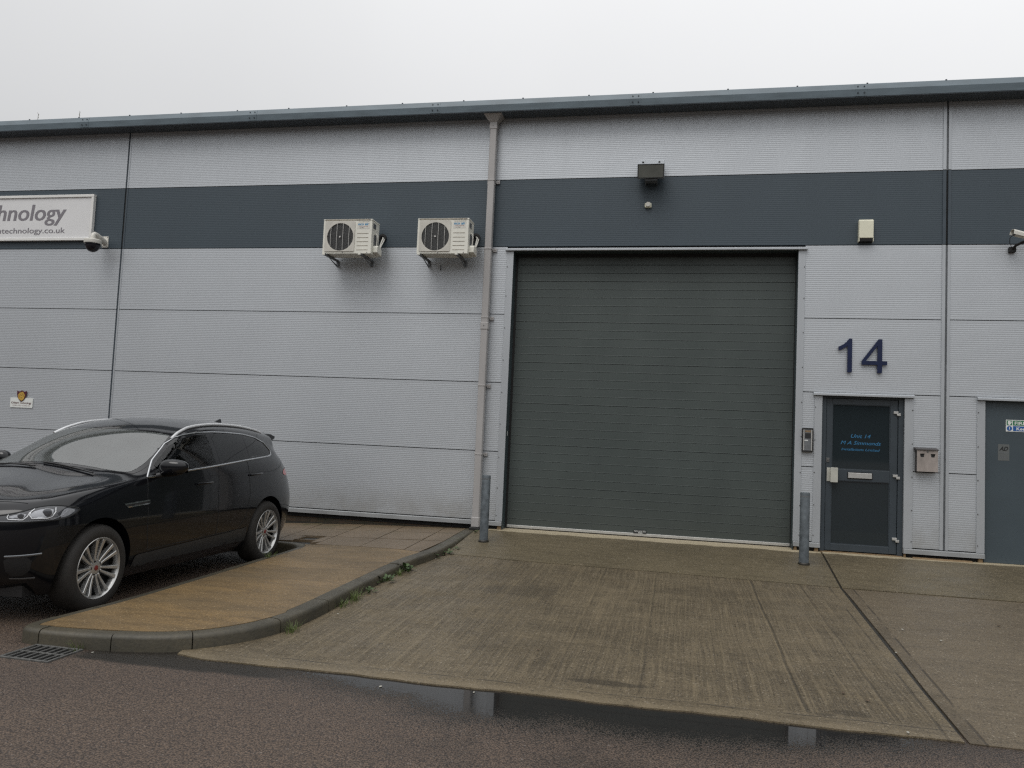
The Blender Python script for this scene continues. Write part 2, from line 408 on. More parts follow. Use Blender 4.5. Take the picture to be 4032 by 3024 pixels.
def concrete_material(name, base, dark, green, ribs, dry_edge):
    g = G(name)
    big = g.noise(.75, 6, .62); mid = g.noise(3.2, 6, .62); fine = g.noise(55, 4, .65)
    c = g.mix(g.rng(big, .36, .66), base, dark)
    c = g.mix(g.rng(mid, .45, .75, 0, .5), c, green)
    pits = g.voro(62); grit = g.voro(120)
    c = g.mix(g.rng(fine, .38, .68, 0, .55), c, (dark[0] * .42, dark[1] * .40, dark[2] * .38))
    c = g.mix(g.rng(grit.outputs['Color'], .15, .85, 0, .38), c, (base[0] * 1.75, base[1] * 1.7, base[2] * 1.6))
    c = g.mix(g.math('MULTIPLY', g.rng(pits.outputs['Color'], .74, .86), g.rng(pits.outputs['Distance'], .45, .3, 0, .85)), c, (.25, .215, .165))
    c = g.mix(g.math('MULTIPLY', g.rng(pits.outputs['Color'], .26, .14), g.rng(pits.outputs['Distance'], .45, .3, 0, .85)), c, (.016, .014, .010))
    h = g.math('ADD', g.math('MULTIPLY', fine, .45), g.math('MULTIPLY', grit.outputs['Distance'], -.25))
    cross = g.noise(4.5, 6, .68, g.scale((.55, 3.0, 1)))
    c = g.mix(g.rng(cross, .48, .70, 0, .42), c, (dark[0] * .55, dark[1] * .52, dark[2] * .46))
    if ribs:
        # tamped ridges: long uneven lines across the slab, running down the fall
        bend = g.math('MULTIPLY', g.noise(.5, 2), .10)
        cx = g.N.new('ShaderNodeCombineXYZ'); g.link(g.math('ADD', g.x, bend), cx.inputs[0]); g.link(g.math('MULTIPLY', g.y, .022), cx.inputs[1])
        r1 = g.noise(62, 2, .5, cx.outputs[0]); r2 = g.noise(20, 4, .62, cx.outputs[0])
        spk = g.rng(g.noise(26, 4, .65), .36, .60)
        brk = g.rng(g.noise(1.5, 5, .62), .34, .58)
        inner = g.math('MULTIPLY', g.rng(g.y, -6.0, -5.85, 0, 1, True), g.rng(g.math('SUBTRACT', 1.72, g.x), .05, .16, 0, 1, True))
        line = g.math('MULTIPLY', g.math('MULTIPLY', g.rng(r1, .47, .57), g.math('ADD', .3, g.math('MULTIPLY', spk, .7))), g.math('MULTIPLY', g.math('ADD', .35, g.math('MULTIPLY', brk, .65)), inner))
        line2 = g.math('MULTIPLY', g.rng(r2, .53, .63), g.math('MULTIPLY', inner, g.math('ADD', .35, g.math('MULTIPLY', spk, .65))))
        lite = g.math('MULTIPLY', g.rng(r2, .44, .36), g.math('MULTIPLY', inner, .28))
        c = g.mix(lite, c, (base[0] * 1.45, base[1] * 1.42, base[2] * 1.35))
        c = g.mix(g.math('MULTIPLY', line, .46), c, (dark[0] * .40, dark[1] * .38, dark[2] * .34))
        c = g.mix(g.math('MULTIPLY', line2, .16), c, (dark[0] * .45, dark[1] * .42, dark[2] * .40))
        h = g.math('SUBTRACT', h, g.math('ADD', g.math('MULTIPLY', line, .8), g.math('MULTIPLY', line2, .7)))
        # a few deep trowel grooves and the smooth floated margins
        gx = g.math('ADD', g.x, g.math('MULTIPLY', g.math('SUBTRACT', g.noise(.8, 3), .5), .06))
        for x0, w_, k in ((.855, .014, .55), (1.385, .011, .38), (-.19, .010, .34), (-.77, .009, .3), (-1.45, .008, .25), (.33, .008, .2)):
            e = g.math('ABSOLUTE', g.math('SUBTRACT', gx, x0)); ln = g.math('MULTIPLY', g.rng(e, w_, w_ * .3, 0, k, True), g.math('MULTIPLY', inner, g.rng(brk, 0, .6, .45, 1)))
            c = g.mix(ln, c, (.020, .017, .012)); h = g.math('SUBTRACT', h, g.math('MULTIPLY', ln, 1.6))
            e2 = g.math('ABSOLUTE', g.math('SUBTRACT', gx, x0 - .022)); c = g.mix(g.math('MULTIPLY', g.rng(e2, w_, 0, 0, k * .5, True), inner), c, (base[0] * 1.7, base[1] * 1.65, base[2] * 1.5))
        jl = g.math('ADD', 1.640, g.math('MULTIPLY', g.math('ADD', g.y, 4.3), .024))
        for e, k in ((g.math('ABSOLUTE', g.math('ADD', g.math('SUBTRACT', g.y, -5.975), g.math('MULTIPLY', g.math('SUBTRACT', g.noise(1.2, 3), .5), .08))), .6), (g.math('ABSOLUTE', g.math('SUBTRACT', g.x, jl)), .55)):
            ln = g.math('MULTIPLY', g.rng(e, .014, .003, 0, k, True), g.rng(g.noise(2.2, 3), .38, .55)); c = g.mix(ln, c, (.022, .018, .013)); h = g.math('SUBTRACT', h, ln)
        c = g.mix(g.math('MULTIPLY', g.rng(g.y, -6.03, -6.10, 0, .5, True), g.rng(mid, .3, .6)), c, (base[0] * 1.4, base[1] * 1.38, base[2] * 1.35))
    if ribs:
        # old stains: a tyre scuff and a few oily drips
        for sx, sy, wx, wy, k in ((-.42, -5.77, .30, .055, .6), (1.12, -5.86, .12, .06, .5), (.95, -5.93, .07, .03, .5), (-1.55, -3.2, .42, .30, .28), (.30, -2.6, .55, .25, .22), (-1.0, -5.0, .35, .2, .22)):
            d2 = g.math('ADD', g.math('POWER', g.math('DIVIDE', g.math('SUBTRACT', g.x, sx), wx), 2.0), g.math('POWER', g.math('DIVIDE', g.math('SUBTRACT', g.y, sy), wy), 2.0))
            d2 = g.math('ADD', d2, g.math('MULTIPLY', g.math('SUBTRACT', mid, .5), 2.2))
            c = g.mix(g.rng(d2, 1.1, .3, 0, k, True), c, (.026, .021, .014))
    if name.startswith('brown'):
        jl = g.math('ADD', 1.868, g.math('MULTIPLY', g.math('ADD', g.y, 4.1), .036))
        ln = g.math('MULTIPLY', g.rng(g.math('ABSOLUTE', g.math('SUBTRACT', g.x, jl)), .014, .003, 0, .7, True), g.rng(g.noise(1.7, 3), .40, .5)); c = g.mix(ln, c, (.020, .016, .012)); h = g.math('SUBTRACT', h, ln)
        c = g.mix(g.math('MULTIPLY', g.rng(g.math('SUBTRACT', jl, g.x), .0, .02, 0, .4, True), g.rng(g.noise(1.9, 5), .45, .65)), c, (.034, .026, .016))
    if dry_edge:
        # pale strip of dry concrete in the lee of the wall
        e = g.math('ADD', g.y, g.math('MULTIPLY', g.math('SUBTRACT', g.noise(2.2, 4, .6), .5), .24))
        c = g.mix(g.math('MULTIPLY', g.rng(e, -.15, -.09, 0, 1, True), g.rng(fine, .2, .5, .6, 1)), c, (.36, .31, .215))
    g.bump(h, .6, .010)
    rr = g.rng(mid, .35, .7, .40, .60)
    return g.out(c, rr, 0, .36)

def ochre_material():
    g = G('ochre_slab')
    big = g.noise(.9, 6, .6, g.scale((.8, 1.6, 1))); brush = g.noise(2.6, 7, .7, g.scale((1, 3.2, 1))); fine = g.noise(60, 4, .6)
    c = g.mix(g.rng(big, .33, .66), (.215, .142, .064), (.126, .090, .047))
    c = g.mix(g.rng(brush, .44, .68, 0, .75), c, (.084, .060, .033))
    c = g.mix(g.rng(fine, .38, .66, 0, .5), c, (.062, .044, .025))
    sp = g.voro(75)
    c = g.mix(g.math('MULTIPLY', g.rng(sp.outputs['Color'], .80, .9, 0, .8), g.rng(sp.outputs['Distance'], .5, .3)), c, (.36, .27, .16))
    c = g.mix(g.math('MULTIPLY', g.rng(sp.outputs['Color'], .2, .1, 0, .7), g.rng(sp.outputs['Distance'], .5, .3)), c, (.05, .038, .022))
    h = g.math('ADD', g.math('MULTIPLY', fine, .4), g.math('MULTIPLY', brush, .5)); g.bump(h, .35, .006)
    return g.out(c, g.rng(big, .3, .7, .42, .6), 0, .35)

def kerb_material():
    g = G('kerb_concrete')
    n = g.noise(2.3, 6, .62); f = g.noise(45, 4, .6)
    c = g.mix(g.rng(n, .35, .68), (.074, .064, .043), (.038, .035, .025))
    c = g.mix(g.rng(f, .4, .7, 0, .5), c, (.03, .028, .023))
    c = g.mix(g.math('MULTIPLY', g.rng(g.noise(5, 5, .65), .5, .7, 0, .6), g.rng(g.y, -2.2, -1.0)), c, (.06, .062, .028))
    g.bump(f, .35, .006)
    return g.out(c, g.rng(n, .3, .7, .4, .6), 0, .4)

def paving_material():
    g = G('paving_slab_concrete')
    n = g.noise(1.2, 6, .6); f = g.noise(50, 4, .6)
    c = g.mix(g.rng(n, .35, .68), (.155, .113, .070), (.098, .073, .046))
    c = g.mix(g.rng(f, .4, .7, 0, .4), c, (.045, .036, .026))
    c = g.mix(g.math('MULTIPLY', g.rng(g.noise(3.5, 5, .65), .48, .66, 0, .75), g.rng(g.y, -.75, -.2)), c, (.055, .056, .026))
    g.bump(f, .3, .005)
    return g.out(c, g.rng(n, .3, .7, .4, .6), 0, .4)

MT['road'] = road_material()
MT['drive'] = concrete_material('tamped_wet_concrete', (.128, .104, .068), (.080, .065, .043), (.108, .082, .042), True, False)
MT['apron'] = concrete_material('smooth_wet_concrete', (.120, .099, .062), (.064, .053, .033), (.120, .100, .064), False, True)
MT['slab'] = concrete_material('brown_wet_concrete', (.118, .095, .064), (.082, .066, .045), (.104, .085, .056), False, False)
MT['ochre'] = ochre_material(); MT['kerb'] = kerb_material(); MT['paving'] = paving_material()
MT['filler'] = mat('joint_filler', (.016, .014, .010), .5, 0, .4, 12)

S = MB(); S.add([(-120, -120, ROAD), (120, -120, ROAD), (120, 60, ROAD), (-120, 60, ROAD)], [(0, 1, 2, 3)])
tag(S.build('road', 'road'), 'reddish grey tarmac road with a long puddle along the drive', None, None, 'structure')

# kerb outline round the raised island between the parking bay and the drive
KP = [(-2.78, -.03), (-2.785, -.9), (-2.80, -1.55), (-2.845, -2.05), (-2.915, -2.45), (-2.938, -2.9), (-2.94, -4.3), (-2.945, -5.0), (-2.985, -5.32), (-3.085, -5.62), (-3.25, -5.87),
      (-3.47, -6.06), (-3.75, -6.165), (-4.1, -6.222), (-4.42, -6.245), (-4.60, -6.235), (-4.675, -6.17), (-4.69, -6.0), (-4.665, -5.7), (-4.615, -5.25), (-4.60, -4.6), (-4.60, -3.5), (-4.60, -2.1), (-4.64, -1.86), (-4.78, -1.71), (-5.05, -1.65), (-6.5, -1.64), (-9.2, -1.64)]
def resample(pts, step):
    out = [Vector(pts[0])]; 
    for a, b in zip(pts, pts[1:]):
        a, b = Vector(a), Vector(b); n = max(1, int((b - a).length / step))
        out += [a.lerp(b, (i + 1) / n) for i in range(n)]
    return out
def smooth_path(p, it=2):
    for _ in range(it):
        q = [p[0]]
        for a, b in zip(p, p[1:]): q += [a.lerp(b, .25), a.lerp(b, .75)]
        p = q + [p[-1]]
    return p
KS = resample([tuple(v) for v in smooth_path([Vector(p) for p in KP])], .06)
KN = []
for i, p in enumerate(KS):
    d = (KS[min(i + 1, len(KS) - 1)] - KS[max(i - 1, 0)]).normalized(); KN.append(Vector((d.y, -d.x)))   # points into the island
def kerb_w(p): return .145 if p.y > -5.2 and p.x > -3.6 else (.115 if p.x > -4.5 else .10)
KI = [p + n * kerb_w(p) for p, n in zip(KS, KN)]
arc = [0]
for a, b in zip(KS, KS[1:]): arc.append(arc[-1] + (b - a).length)
cuts = [.0, .92, 1.86, 2.78, 3.72, 4.64, 5.38, 6.10, 6.66, 7.22, 7.72, 8.1, 9.0, 9.9, 10.8, 11.7, 12.4, 13.3, 14.2, 15.1, 16.0, 99]
kb = MB()
for c0, c1 in zip(cuts, cuts[1:]):
    lo, hi = c0 + .004, min(c1 - .004, arc[-1])
    if hi - lo < .05: continue
    def at_arc(u):
        for i in range(len(arc) - 1):
            if arc[i + 1] >= u: k = (u - arc[i]) / (arc[i + 1] - arc[i]); return KS[i].lerp(KS[i + 1], k), KN[i].lerp(KN[i + 1], k).normalized()
        return KS[-1], KN[-1]
    idx = [lo] + [a for a in arc if lo + .005 < a < hi - .005] + [hi]
    dz = random.uniform(-.004, .004); rings = []
    for i in idx:
        p, n = at_arc(i); w = kerb_w(p)
        zt = z_island(p.x, p.y) + .004 + dz
        prof = [(-.004, -.24), (.0, -.034), (.006, -.016), (.018, -.005), (.036, 0), (w, .0), (w, -.24)]
        rings.append([(p.x + n.x * o, p.y + n.y * o, zt + h) for o, h in prof])
    m = 7; vs = [v for r in rings for v in r]
    fs = [(a * m + k, (a + 1) * m + k, (a + 1) * m + k + 1, a * m + k + 1) for a in range(len(idx) - 1) for k in range(m - 1)]
    fs += [tuple(range(m)), tuple((len(idx) - 1) * m + k for k in range(m - 1, -1, -1))]
    kb.add(vs, fs)
tag(kb.build('kerb', 'kerb', smooth=35, fix=True), 'damp grey kerbstones curving round the ochre island', None, None, 'structure')
# dark bed under the stones shows in the open joints
bed = [p + n * .03 for p, n in zip(KS, KN)]
inner = [tuple(p + n * (kerb_w(p) + .006)) for p, n in zip(KS, KN)]
def yb(x): return itp(x, [-4.5, -3.9, -3.25, -2.9], [-1.715, -1.735, -1.84, -1.98])
i0 = next(i for i, p in enumerate(inner) if p[1] < yb(p[0])); i1 = max(i for i, p in enumerate(inner) if p[1] < yb(p[0]) and p[0] > -4.7 and p[0] < -4)
island = inner[i0:i1 + 1]
bnd = [(x, yb(x)) for x in (-4.1, -3.8, -3.5, -3.25, -3.05)]
sheet('island_surface', island + bnd, lambda x, y: z_island(x, y) + .003, 'ochre', .10, .3, label='ochre brown concrete surface of the raised island')
core = [tuple(p + n * .05) for p, n in zip(KS, KN)]
core = [p for i, p in enumerate(core) if i % 3 == 0] + [(-9.2, -.0), (-2.85, -.0)]
sheet('kerb_bed', core, lambda x, y: z_island(x, y) - .022, 'filler', .2, .5)
# paving slabs in front of the left wall
pv = MB()
xsl = [-9.1, -8.48, -7.86, -7.24, -6.62, -6.0, -5.75, -5.13, -4.49, -3.87, -3.25]
ysl = [(-.03, -.50), (-.51, -1.11), (-1.12, -1.9)]
def slab_poly(poly, j):
    g_ = MB(); a, b = random.uniform(-.006, .006), random.uniform(-.006, .006)
    c = (sum(p[0] for p in poly) / len(poly), sum(p[1] for p in poly) / len(poly))
    f = lambda x, y: z_island(x, y) + .003 + a * (x - c[0]) + b * (y - c[1]) + random.uniform(0, .0)
    n = len(poly)
    ar = sum(poly[i][0] * poly[(i + 1) % n][1] - poly[(i + 1) % n][0] * poly[i][1] for i in range(n))
    if ar < 0: poly = poly[::-1]
    pv.add([(x, y, f(x, y)) for x, y in poly] + [(x, y, f(x, y) - .05) for x, y in poly], [tuple(range(n))] + [(i, i + n, (i + 1) % n + n, (i + 1) % n) for i in range(n)])
xr = lambda y: itp(y, [-2.0, -1.55, 0], [-3.02, -2.955, -2.94])
for xa, xb in zip(xsl, xsl[1:] + [None]):
    for j, (ya, yb_) in enumerate(ysl):
        g_ = .006
        if j == 2:
            if xa < -4.75: lo = lambda x: -1.50
            else: lo = lambda x: yb(x) + .008
        else: lo = lambda x: yb_
        if xb is None: poly = [(xa + g_, ya), (xr(ya) , ya), (xr(lo(-2.95)), lo(-2.95)), (xa + g_, lo(xa))]
        else:
            if j == 2 and abs(xa + 5.13) < .01:
                slab_poly([(xa + g_, ya), (-4.91, ya), (-4.91, -1.50), (xa + g_, -1.50)], j); poly = [(-4.60, ya), (xb - g_, ya), (xb - g_, lo(xb)), (-4.60, -1.6)]
            else: poly = [(xa + g_, ya), (xb - g_, ya), (xb - g_, lo(xb)), (xa + g_, lo(xa))]
        slab_poly(poly, j)
tag(pv.build('paving', 'paving'), 'brown paving slabs along the foot of the wall', None, None, 'structure')
# inspection cover let into the paving
zc = z_island(-4.75, -1.3)
fr = MB()
for (a, b, c, d) in ((-4.90, -4.61, -1.145, -1.12), (-4.90, -4.61, -1.45, -1.425), (-4.90, -4.875, -1.425, -1.145), (-4.635, -4.61, -1.425, -1.145)): fr.box(a, b, c, d, zc - .05, zc + .002)
ic = thing('inspection_cover', (-4.755, -1.285, zc), 'small sunken inspection cover in the paving by the car rear wheel', 'inspection cover')
fr.build('frame', 'paving', ic)
cv = MB().box(-4.872, -4.638, -1.422, -1.148, zc - .05, zc - .018); cv.build('cover_plate', 'filler', ic, .004)

# concrete drive, split into slabs by joints
kout = [tuple(p) for p in KS if p.y > -6.1 and p.x > -3.6]
kd = [tuple(p - n * .004) for p, n in zip(KS, KN) if p.y < -1.70 and p.x > -3.45 and p.y < -1.7]
jx = lambda y: itp(y, [-6.2, -5.24, -4.3, -3.0, -1.75, 0], [1.688, 1.708, 1.737, 1.78, 1.828, 1.905])
yc = lambda x: itp(x, [-2.8, -2.3, -1.98, .02, 1.82, 3.65], [-1.60, -1.60, -1.65, -1.69, -1.76, -1.777])
ydr = lambda x: -6.14 + .012 * math.sin(x * 5.1) + .006 * math.sin(x * 17)
front = [(-3.43, -6.11), (-3.2, -6.165), (-2.9, -6.155)] + [(x * .15, ydr(x * .15)) for x in range(-18, 11)] + [(jx(-6.14) - .012, -6.135)]
right = [(jx(y) - .012, y) for y in (-5.6, -5.24, -4.6, -4.3, -3.6, -3.0, -2.4)]
ctop = [(jx(-1.77) - .012, yc(1.8) - .007)] + [(x, yc(x) - .007) for x in (1.2, .6, 0, -.6, -1.2, -1.98, -2.3, -2.7)]
zd = lambda x, y: z_drive(x, y) - .002
sheet('drive_slab', kd[::-1][:1] + front + right + ctop + kd[:-1], zd, 'drive', .05, .22, label='wide tamped concrete drive with long ridges running down it')
kd2 = [tuple(p - n * .006) for p, n in zip(KS, KN) if p.y > -1.66 and p.x > -2.9]
sheet('apron_slab', [(x, yc(x) + .007) for x in (-2.79, -2.3, -1.98, -1, 0, 1, 1.6)] + [(jx(-1.75) - .012, yc(1.8) + .007)] + [(jx(y) - .012, y) for y in (-1.2, -.6, -.1)] + [(jx(0) - .012, .26), (-2.6, .26)] + kd2[:-1],
      lambda x, y: z_drive(x, min(y, 0)) + .001, 'apron', .05, .25, label='smooth concrete apron at the foot of the shutter')
sheet('side_slab', [(jx(-6.14) + .014, -6.14), (5, -6.15), (9, -6.15), (9, -1.79), (3.65, -1.785)] + [(2.6, yc(2.6) - .008), (jx(-1.77) + .016, yc(1.83) - .008)] + [(jx(y) + (.03 if -4.5 < y < -2 else .018), y) for y in (-2.4, -3.0, -3.6, -4.3, -5.24, -5.7)],
      lambda x, y: zd(x, y) - .003, 'slab', .05, .3, label='brown concrete slab right of the long joint')
sheet('side_apron_slab', [(jx(-1.76) + .012, yc(1.83) + .007), (2.6, yc(2.6) + .007), (3.65, -1.77), (9, -1.775), (9, .2), (jx(0) + .012, .2)] + [(jx(y) + .012, y) for y in (-.1, -.6, -1.2)],
      lambda x, y: z_drive(x, min(y, 0)) + .003, 'apron', .05, .3, label='concrete apron in front of the two doors')
sheet('drive_bed', [(-2.7, -1.9), (-2.7, -6.0), (1.6, -6.13), (8.9, -6.13), (8.9, .15), (-2.5, .15)], lambda x, y: z_drive(x, min(y, 0)) - .016, 'filler', .12, .4)
# ------------------------------------------------------------------ the terrace of industrial units
B = thing('industrial_building', (-2.8, 0, -.1), 'long silver clad industrial unit with a slate band, gutter and grey shutter', 'building')
PITCH = 1 / 36
def ribbed(x0, x1, z0, z1, m):
    """one micro-ribbed cladding sheet, face at y=0 with 2.5 mm troughs and returned edges"""
    dp_ = .0005 if m == 'band' else .0006
    mb = MB(); zs = [(z0, .03), (z0, 0)]; z = math.ceil((z0 + .012) / PITCH) * PITCH
    while z + PITCH < z1 - .01:
        zs += [(z, 0), (z + PITCH * .16, dp_), (z + PITCH * .42, dp_), (z + PITCH * .58, 0)]; z += PITCH
    zs += [(z1, 0), (z1, .03)]
    n = len(zs)
    mb.add([(x0, y, z) for z, y in zs] + [(x1, y, z) for z, y in zs], [(i, i + n, i + n + 1, i + 1) for i in range(n - 1)])
    mb.add([(x0, 0, z0), (x0, .03, z0), (x0, .03, z1), (x0, 0, z1)], [(3, 2, 1, 0)]); mb.add([(x1, 0, z0), (x1, .03, z0), (x1, .03, z1), (x1, 0, z1)], [(0, 1, 2, 3)])
    return mb.build('wall_panel', m, B)
G2 = .0055
bays = [(-16, -8.987), (-8.93, -2.80), (-2.772, 3.345), (3.437, 10)]
for bi, (a, b) in enumerate(bays):
    for r in range(6):
        z0, z1 = r + G2 + (.012 if r == 0 else 0), r + 1 - G2
        if r == 5: z1 = 5.965
        mm = 'band' if r == 4 else 'silver'
        segs = [(a, b)]
        if bi == 2:
            if r < 2: segs = [(a, -2.523), (1.632, 1.786), (3.013, b)]
            elif r < 4: segs = [(a, -2.523), (1.632, b)]
        if bi == 3 and r < 2: segs = [(a, 3.772), (4.99, b)]
        for s0, s1 in segs: ribbed(s0, s1, z0, z1, mm)
# solid walls, roof and floor behind the cladding
w = MB(); w.box(-16, -2.43, .03, .3, -.12, 5.98); w.box(-2.43, 1.545, .03, .3, 3.96, 5.98); w.box(1.545, 1.88, .03, .3, -.12, 5.98)
w.box(1.88, 2.91, .03, .3, 1.963, 5.98); w.box(2.91, 3.865, .03, .3, -.12, 5.98); w.box(3.865, 4.9, .03, .3, 1.965, 5.98); w.box(4.9, 10, .03, .3, -.12, 5.98)
w.build('inner_wall', 'gap', B)
ew = MB(); ew.box(-16.1, -16, 0, 16, -.4, 5.95); ew.box(10, 10.1, 0, 16, -.4, 5.95); ew.box(-16.1, 10.1, 16, 16.1, -.4, 5.95); ew.build_each('end_wall', 'silver', B)
rf = MB().prism_x([(-.05, 6.02), (8, 6.85), (16.2, 6.02), (16.2, 5.96), (8, 6.79), (-.05, 5.96)], -16.15, 10.15); rf.build('roof', 'gutter', B)
# eaves gutter with bolted joints
gt = MB().prism_x([(-.250, 6.118), (-.256, 6.112), (-.288, 6.030), (-.276, 5.938), (-.004, 5.938), (-.004, 6.01), (-.03, 6.01), (-.03, 5.96), (-.262, 5.96), (-.272, 6.03), (-.242, 6.118)], -16.2, 10.2)
gut = gt.build('gutter', 'gutter', B)
sf = MB().box(-16, 10, -.272, -.002, 5.928, 5.9365); sf.build('soffit', 'soffit', gut)
for X in (-12.58, -9.617, -6.618, -3.652, -.717, 2.25, 5.2):
    st = MB().prism_x([(-.2595, 6.112), (-.2915, 6.030), (-.2795, 5.940), (-.2765, 5.940), (-.2885, 6.030), (-.2565, 6.112)], X - .075, X + .075)
    sj = st.build('gutter_strap', 'gutter', gut)
    bo = MB()
    for dx in (-.04, .04):
        for (y, z, n) in ((-.275, 6.072, Vector((0, -1, .39))), (-.286, 5.985, Vector((0, -1, -.13)))):
            n = n.normalized(); p = Vector((X + dx, y, z)); bo.cyl(p - n * .004, p + n * .012, .009, 8)
    bo.build_each('bolt', 'soffit', gut)
nb = MB()
for k in range(28):
    X = -15.3 + k * .93 + random.uniform(-.06, .06); nb.cyl((X, -.247, 6.117), (X, -.247, 6.129), .012, 8)
nb.build_each('clip_head', 'soffit', gut)
# vertical joint covers
def jt(x0, x1, z0, z1, m, y=-.012): MB().box(x0, x1, y, .02, z0, z1).build('joint_trim', m, B, .002)
for (z0, z1, m) in ((.012, 3.994, 'trim'), (4.003, 4.997, 'slate_trim'), (5.006, 5.943, 'trim')):
    jt(3.34, 3.381, z0, z1, m); jt(3.406, 3.442, z0, z1, m); jt(-8.953, -8.928, z0, z1, m, -.006)
    MB().box(3.379, 3.408, .012, .028, z0, z1).build('joint_recess', 'bracket' if m == 'trim' else 'gap', B)
    MB().box(-8.989, -8.951, .012, .028, z0, z1).build('joint_recess', 'soffit' if m == 'trim' else 'gap', B)
# drip flashings and what shows below them
def drip(x0, x1): MB().prism_x([(-.012, .004), (-.03, -.006), (-.034, -.058), (.03, -.058), (.03, .004)], x0, x1).build('drip_flashing', 'drip', B)
drip(-16, -2.428); drip(1.545, 1.884); drip(2.908, 3.866); drip(4.94, 10)
gb = G('plinth_brick')
bt = gb.N.new('ShaderNodeTexBrick'); bt.inputs['Scale'].default_value = 1.0; bt.inputs['Brick Width'].default_value = .225; bt.inputs['Row Height'].default_value = .075; bt.inputs['Mortar Size'].default_value = .006
bt.inputs['Color1'].default_value = (.10, .062, .035, 1); bt.inputs['Color2'].default_value = (.065, .045, .03, 1); bt.inputs['Mortar'].default_value = (.045, .04, .03, 1)
cb = gb.N.new('ShaderNodeCombineXYZ'); gb.link(gb.x, cb.inputs[0]); gb.link(gb.z, cb.inputs[1]); gb.L.new(cb.outputs[0], bt.inputs['Vector'])
MT['brick'] = gb.out(gb.mix(gb.rng(gb.noise(4, 5, .65), .42, .65, 0, .75), bt.outputs['Color'], (.035, .037, .02)), .7)
MB().box(-16, -2.86, .045, .3, -.45, -.052).build('brick_plinth', 'brick', B)
fl = MB(); fl.box(-2.85, -2.43, .06, .3, -.2, -.055); fl.box(1.545, 1.88, .07, .3, -.2, -.055); fl.box(2.91, 3.866, .07, .3, -.2, -.055); fl.build_each('plinth_void', 'dark', B)
for (x0, x1, dz) in ((-2.50, -2.432, 0), (1.552, 1.60, .0), (1.81, 1.87, 0), (2.912, 2.945, 0), (3.79, 3.855, 0)):
    MB().prism([(x0, -.135), (x1, -.135), (x1 - .006, -.062), (x0 + .012, -.06)], -.012, .07).build('packing_block', 'wood', B, .006)
MB().prism_x([(-.09, -.118), (-.02, -.098), (.07, -.095), (.07, -.13), (-.09, -.13)], 3.02, 3.72).build('mortar_fillet', 'wood', B)

# door surrounds
def trim(x0, x1, z0, z1, y=-.014): return MB().box(x0, x1, y, .03, z0, z1).build('door_trim', 'trim', B, .003)
trim(-2.525, -2.425, .006, 3.928); trim(1.541, 1.633, .006, 3.928)
trim(1.785, 1.885, .006, 1.953); trim(2.906, 3.014, .006, 1.953); trim(3.771, 3.868, .006, 1.953); trim(4.9, 5.0, .006, 1.953)
for (x0, x1, z) in ((-2.545, -1.80, 3.975), (-1.797, 1.654, 3.975), (1.769, 3.018, 2.0), (3.768, 5.02, 2.0)):
    MB().prism_x([(-.055, z - .042), (-.055, z - .014), (-.02, z), (.03, z), (.03, z - .042)], x0, x1).build('head_flashing', 'trim', B, .002)
sc = MB()
for z in (.09, .48, .92, 1.4, 1.86, 2.33, 2.8, 3.27, 3.7):
    for x in (-2.512, 1.621): sc.cyl((x, -.022, z), (x, -.012, z), .007, 8)
for z in (.1, .5, .93, 1.36, 1.8):
    for x in (1.797, 3.002, 3.785): sc.cyl((x, -.022, z), (x, -.012, z), .007, 8)
sc.build_each('trim_screw', 'screw', B)
rv = MB(); rv.box(-2.43, -2.423, -.002, .3, -.11, 3.95); rv.box(1.539, 1.546, -.002, .3, -.11, 3.95); rv.box(-2.43, 1.546, -.002, .3, 3.93, 3.937)
rv.build_each('door_reveal', 'reveal', B)

# the big sectional door
sh = MB(); zz = -.056; prof = [(.20, zz)]; k = 0; steps = [.039]
while steps[-1] < 4.0: steps.append(steps[-1] + .1204)
for i, z in enumerate(steps):
    d, hgt = (.016, .007) if i % 5 == 4 or i in (9, 14, 19) else (.0075, .0055)
    prof += [(.20, z - hgt), (.20 + d, z - hgt * .3), (.20 + d, z), (.1985, z + .0015), (.20, z + .006)]
prof = [p for p in prof if p[1] < 4.0] + [(.20, 4.0)]
n = len(prof); X0, X1 = -2.392, 1.533
sh.add([(X0, y, z) for y, z in prof] + [(X1, y, z) for y, z in prof], [(i, i + n, i + n + 1, i + 1) for i in range(n - 1)])
gd = G('shutter_paint')
c = gd.mix(gd.rng(gd.noise(1.1, 5, .6, gd.scale((1, 1, .6))), .32, .68), (.056, .069, .067), (.070, .085, .082))
c = gd.mix(gd.rng(gd.z, -.1, .9, .35, 0), c, (.048, .050, .042))
gd.bump(gd.noise(420, 2), .12, .002)
MT['shutter'] = gd.out(c, gd.rng(gd.noise(2.5, 4), .3, .7, .40, .52), .08, .4)
SD = sh.build('garage_door', 'shutter', B)
MB().box(X0, X1, .185, .215, -.092, -.054).build('bottom_rail', 'alu', SD, .003)
MB().box(X0, X1, .19, .21, -.112, -.0925).build('rubber_seal', 'black', SD)
g_ = MB(); g_.box(-2.423, -2.391, .19, .29, -.11, 3.93); g_.box(1.532, 1.539, .16, .29, -.11, 3.93); g_.build_each('guide_rail', 'black', SD)
MB().box(-2.36, 1.52, .17, .199, 3.885, 3.929).build('top_seal_shade', 'black', SD)  # black strip: a guessed seal that also paints the shadow under the head
bd = MB().box(-.565, -.385, .181, .1845, -.055, -.008).build('maker_badge', 'gap', SD)
text_mesh('ADVANCED', .022, (-.558, .1805, -.034), .166, m='white', parent=SD, name='badge_lettering')
MB().box(-.50, -.44, .18, .1808, -.052, -.042).build('badge_stripe', 'white', SD)
MB().box(-2.4225, -2.4215, .075, .105, 1.235, 1.30).build('small_label', 'white', SD)

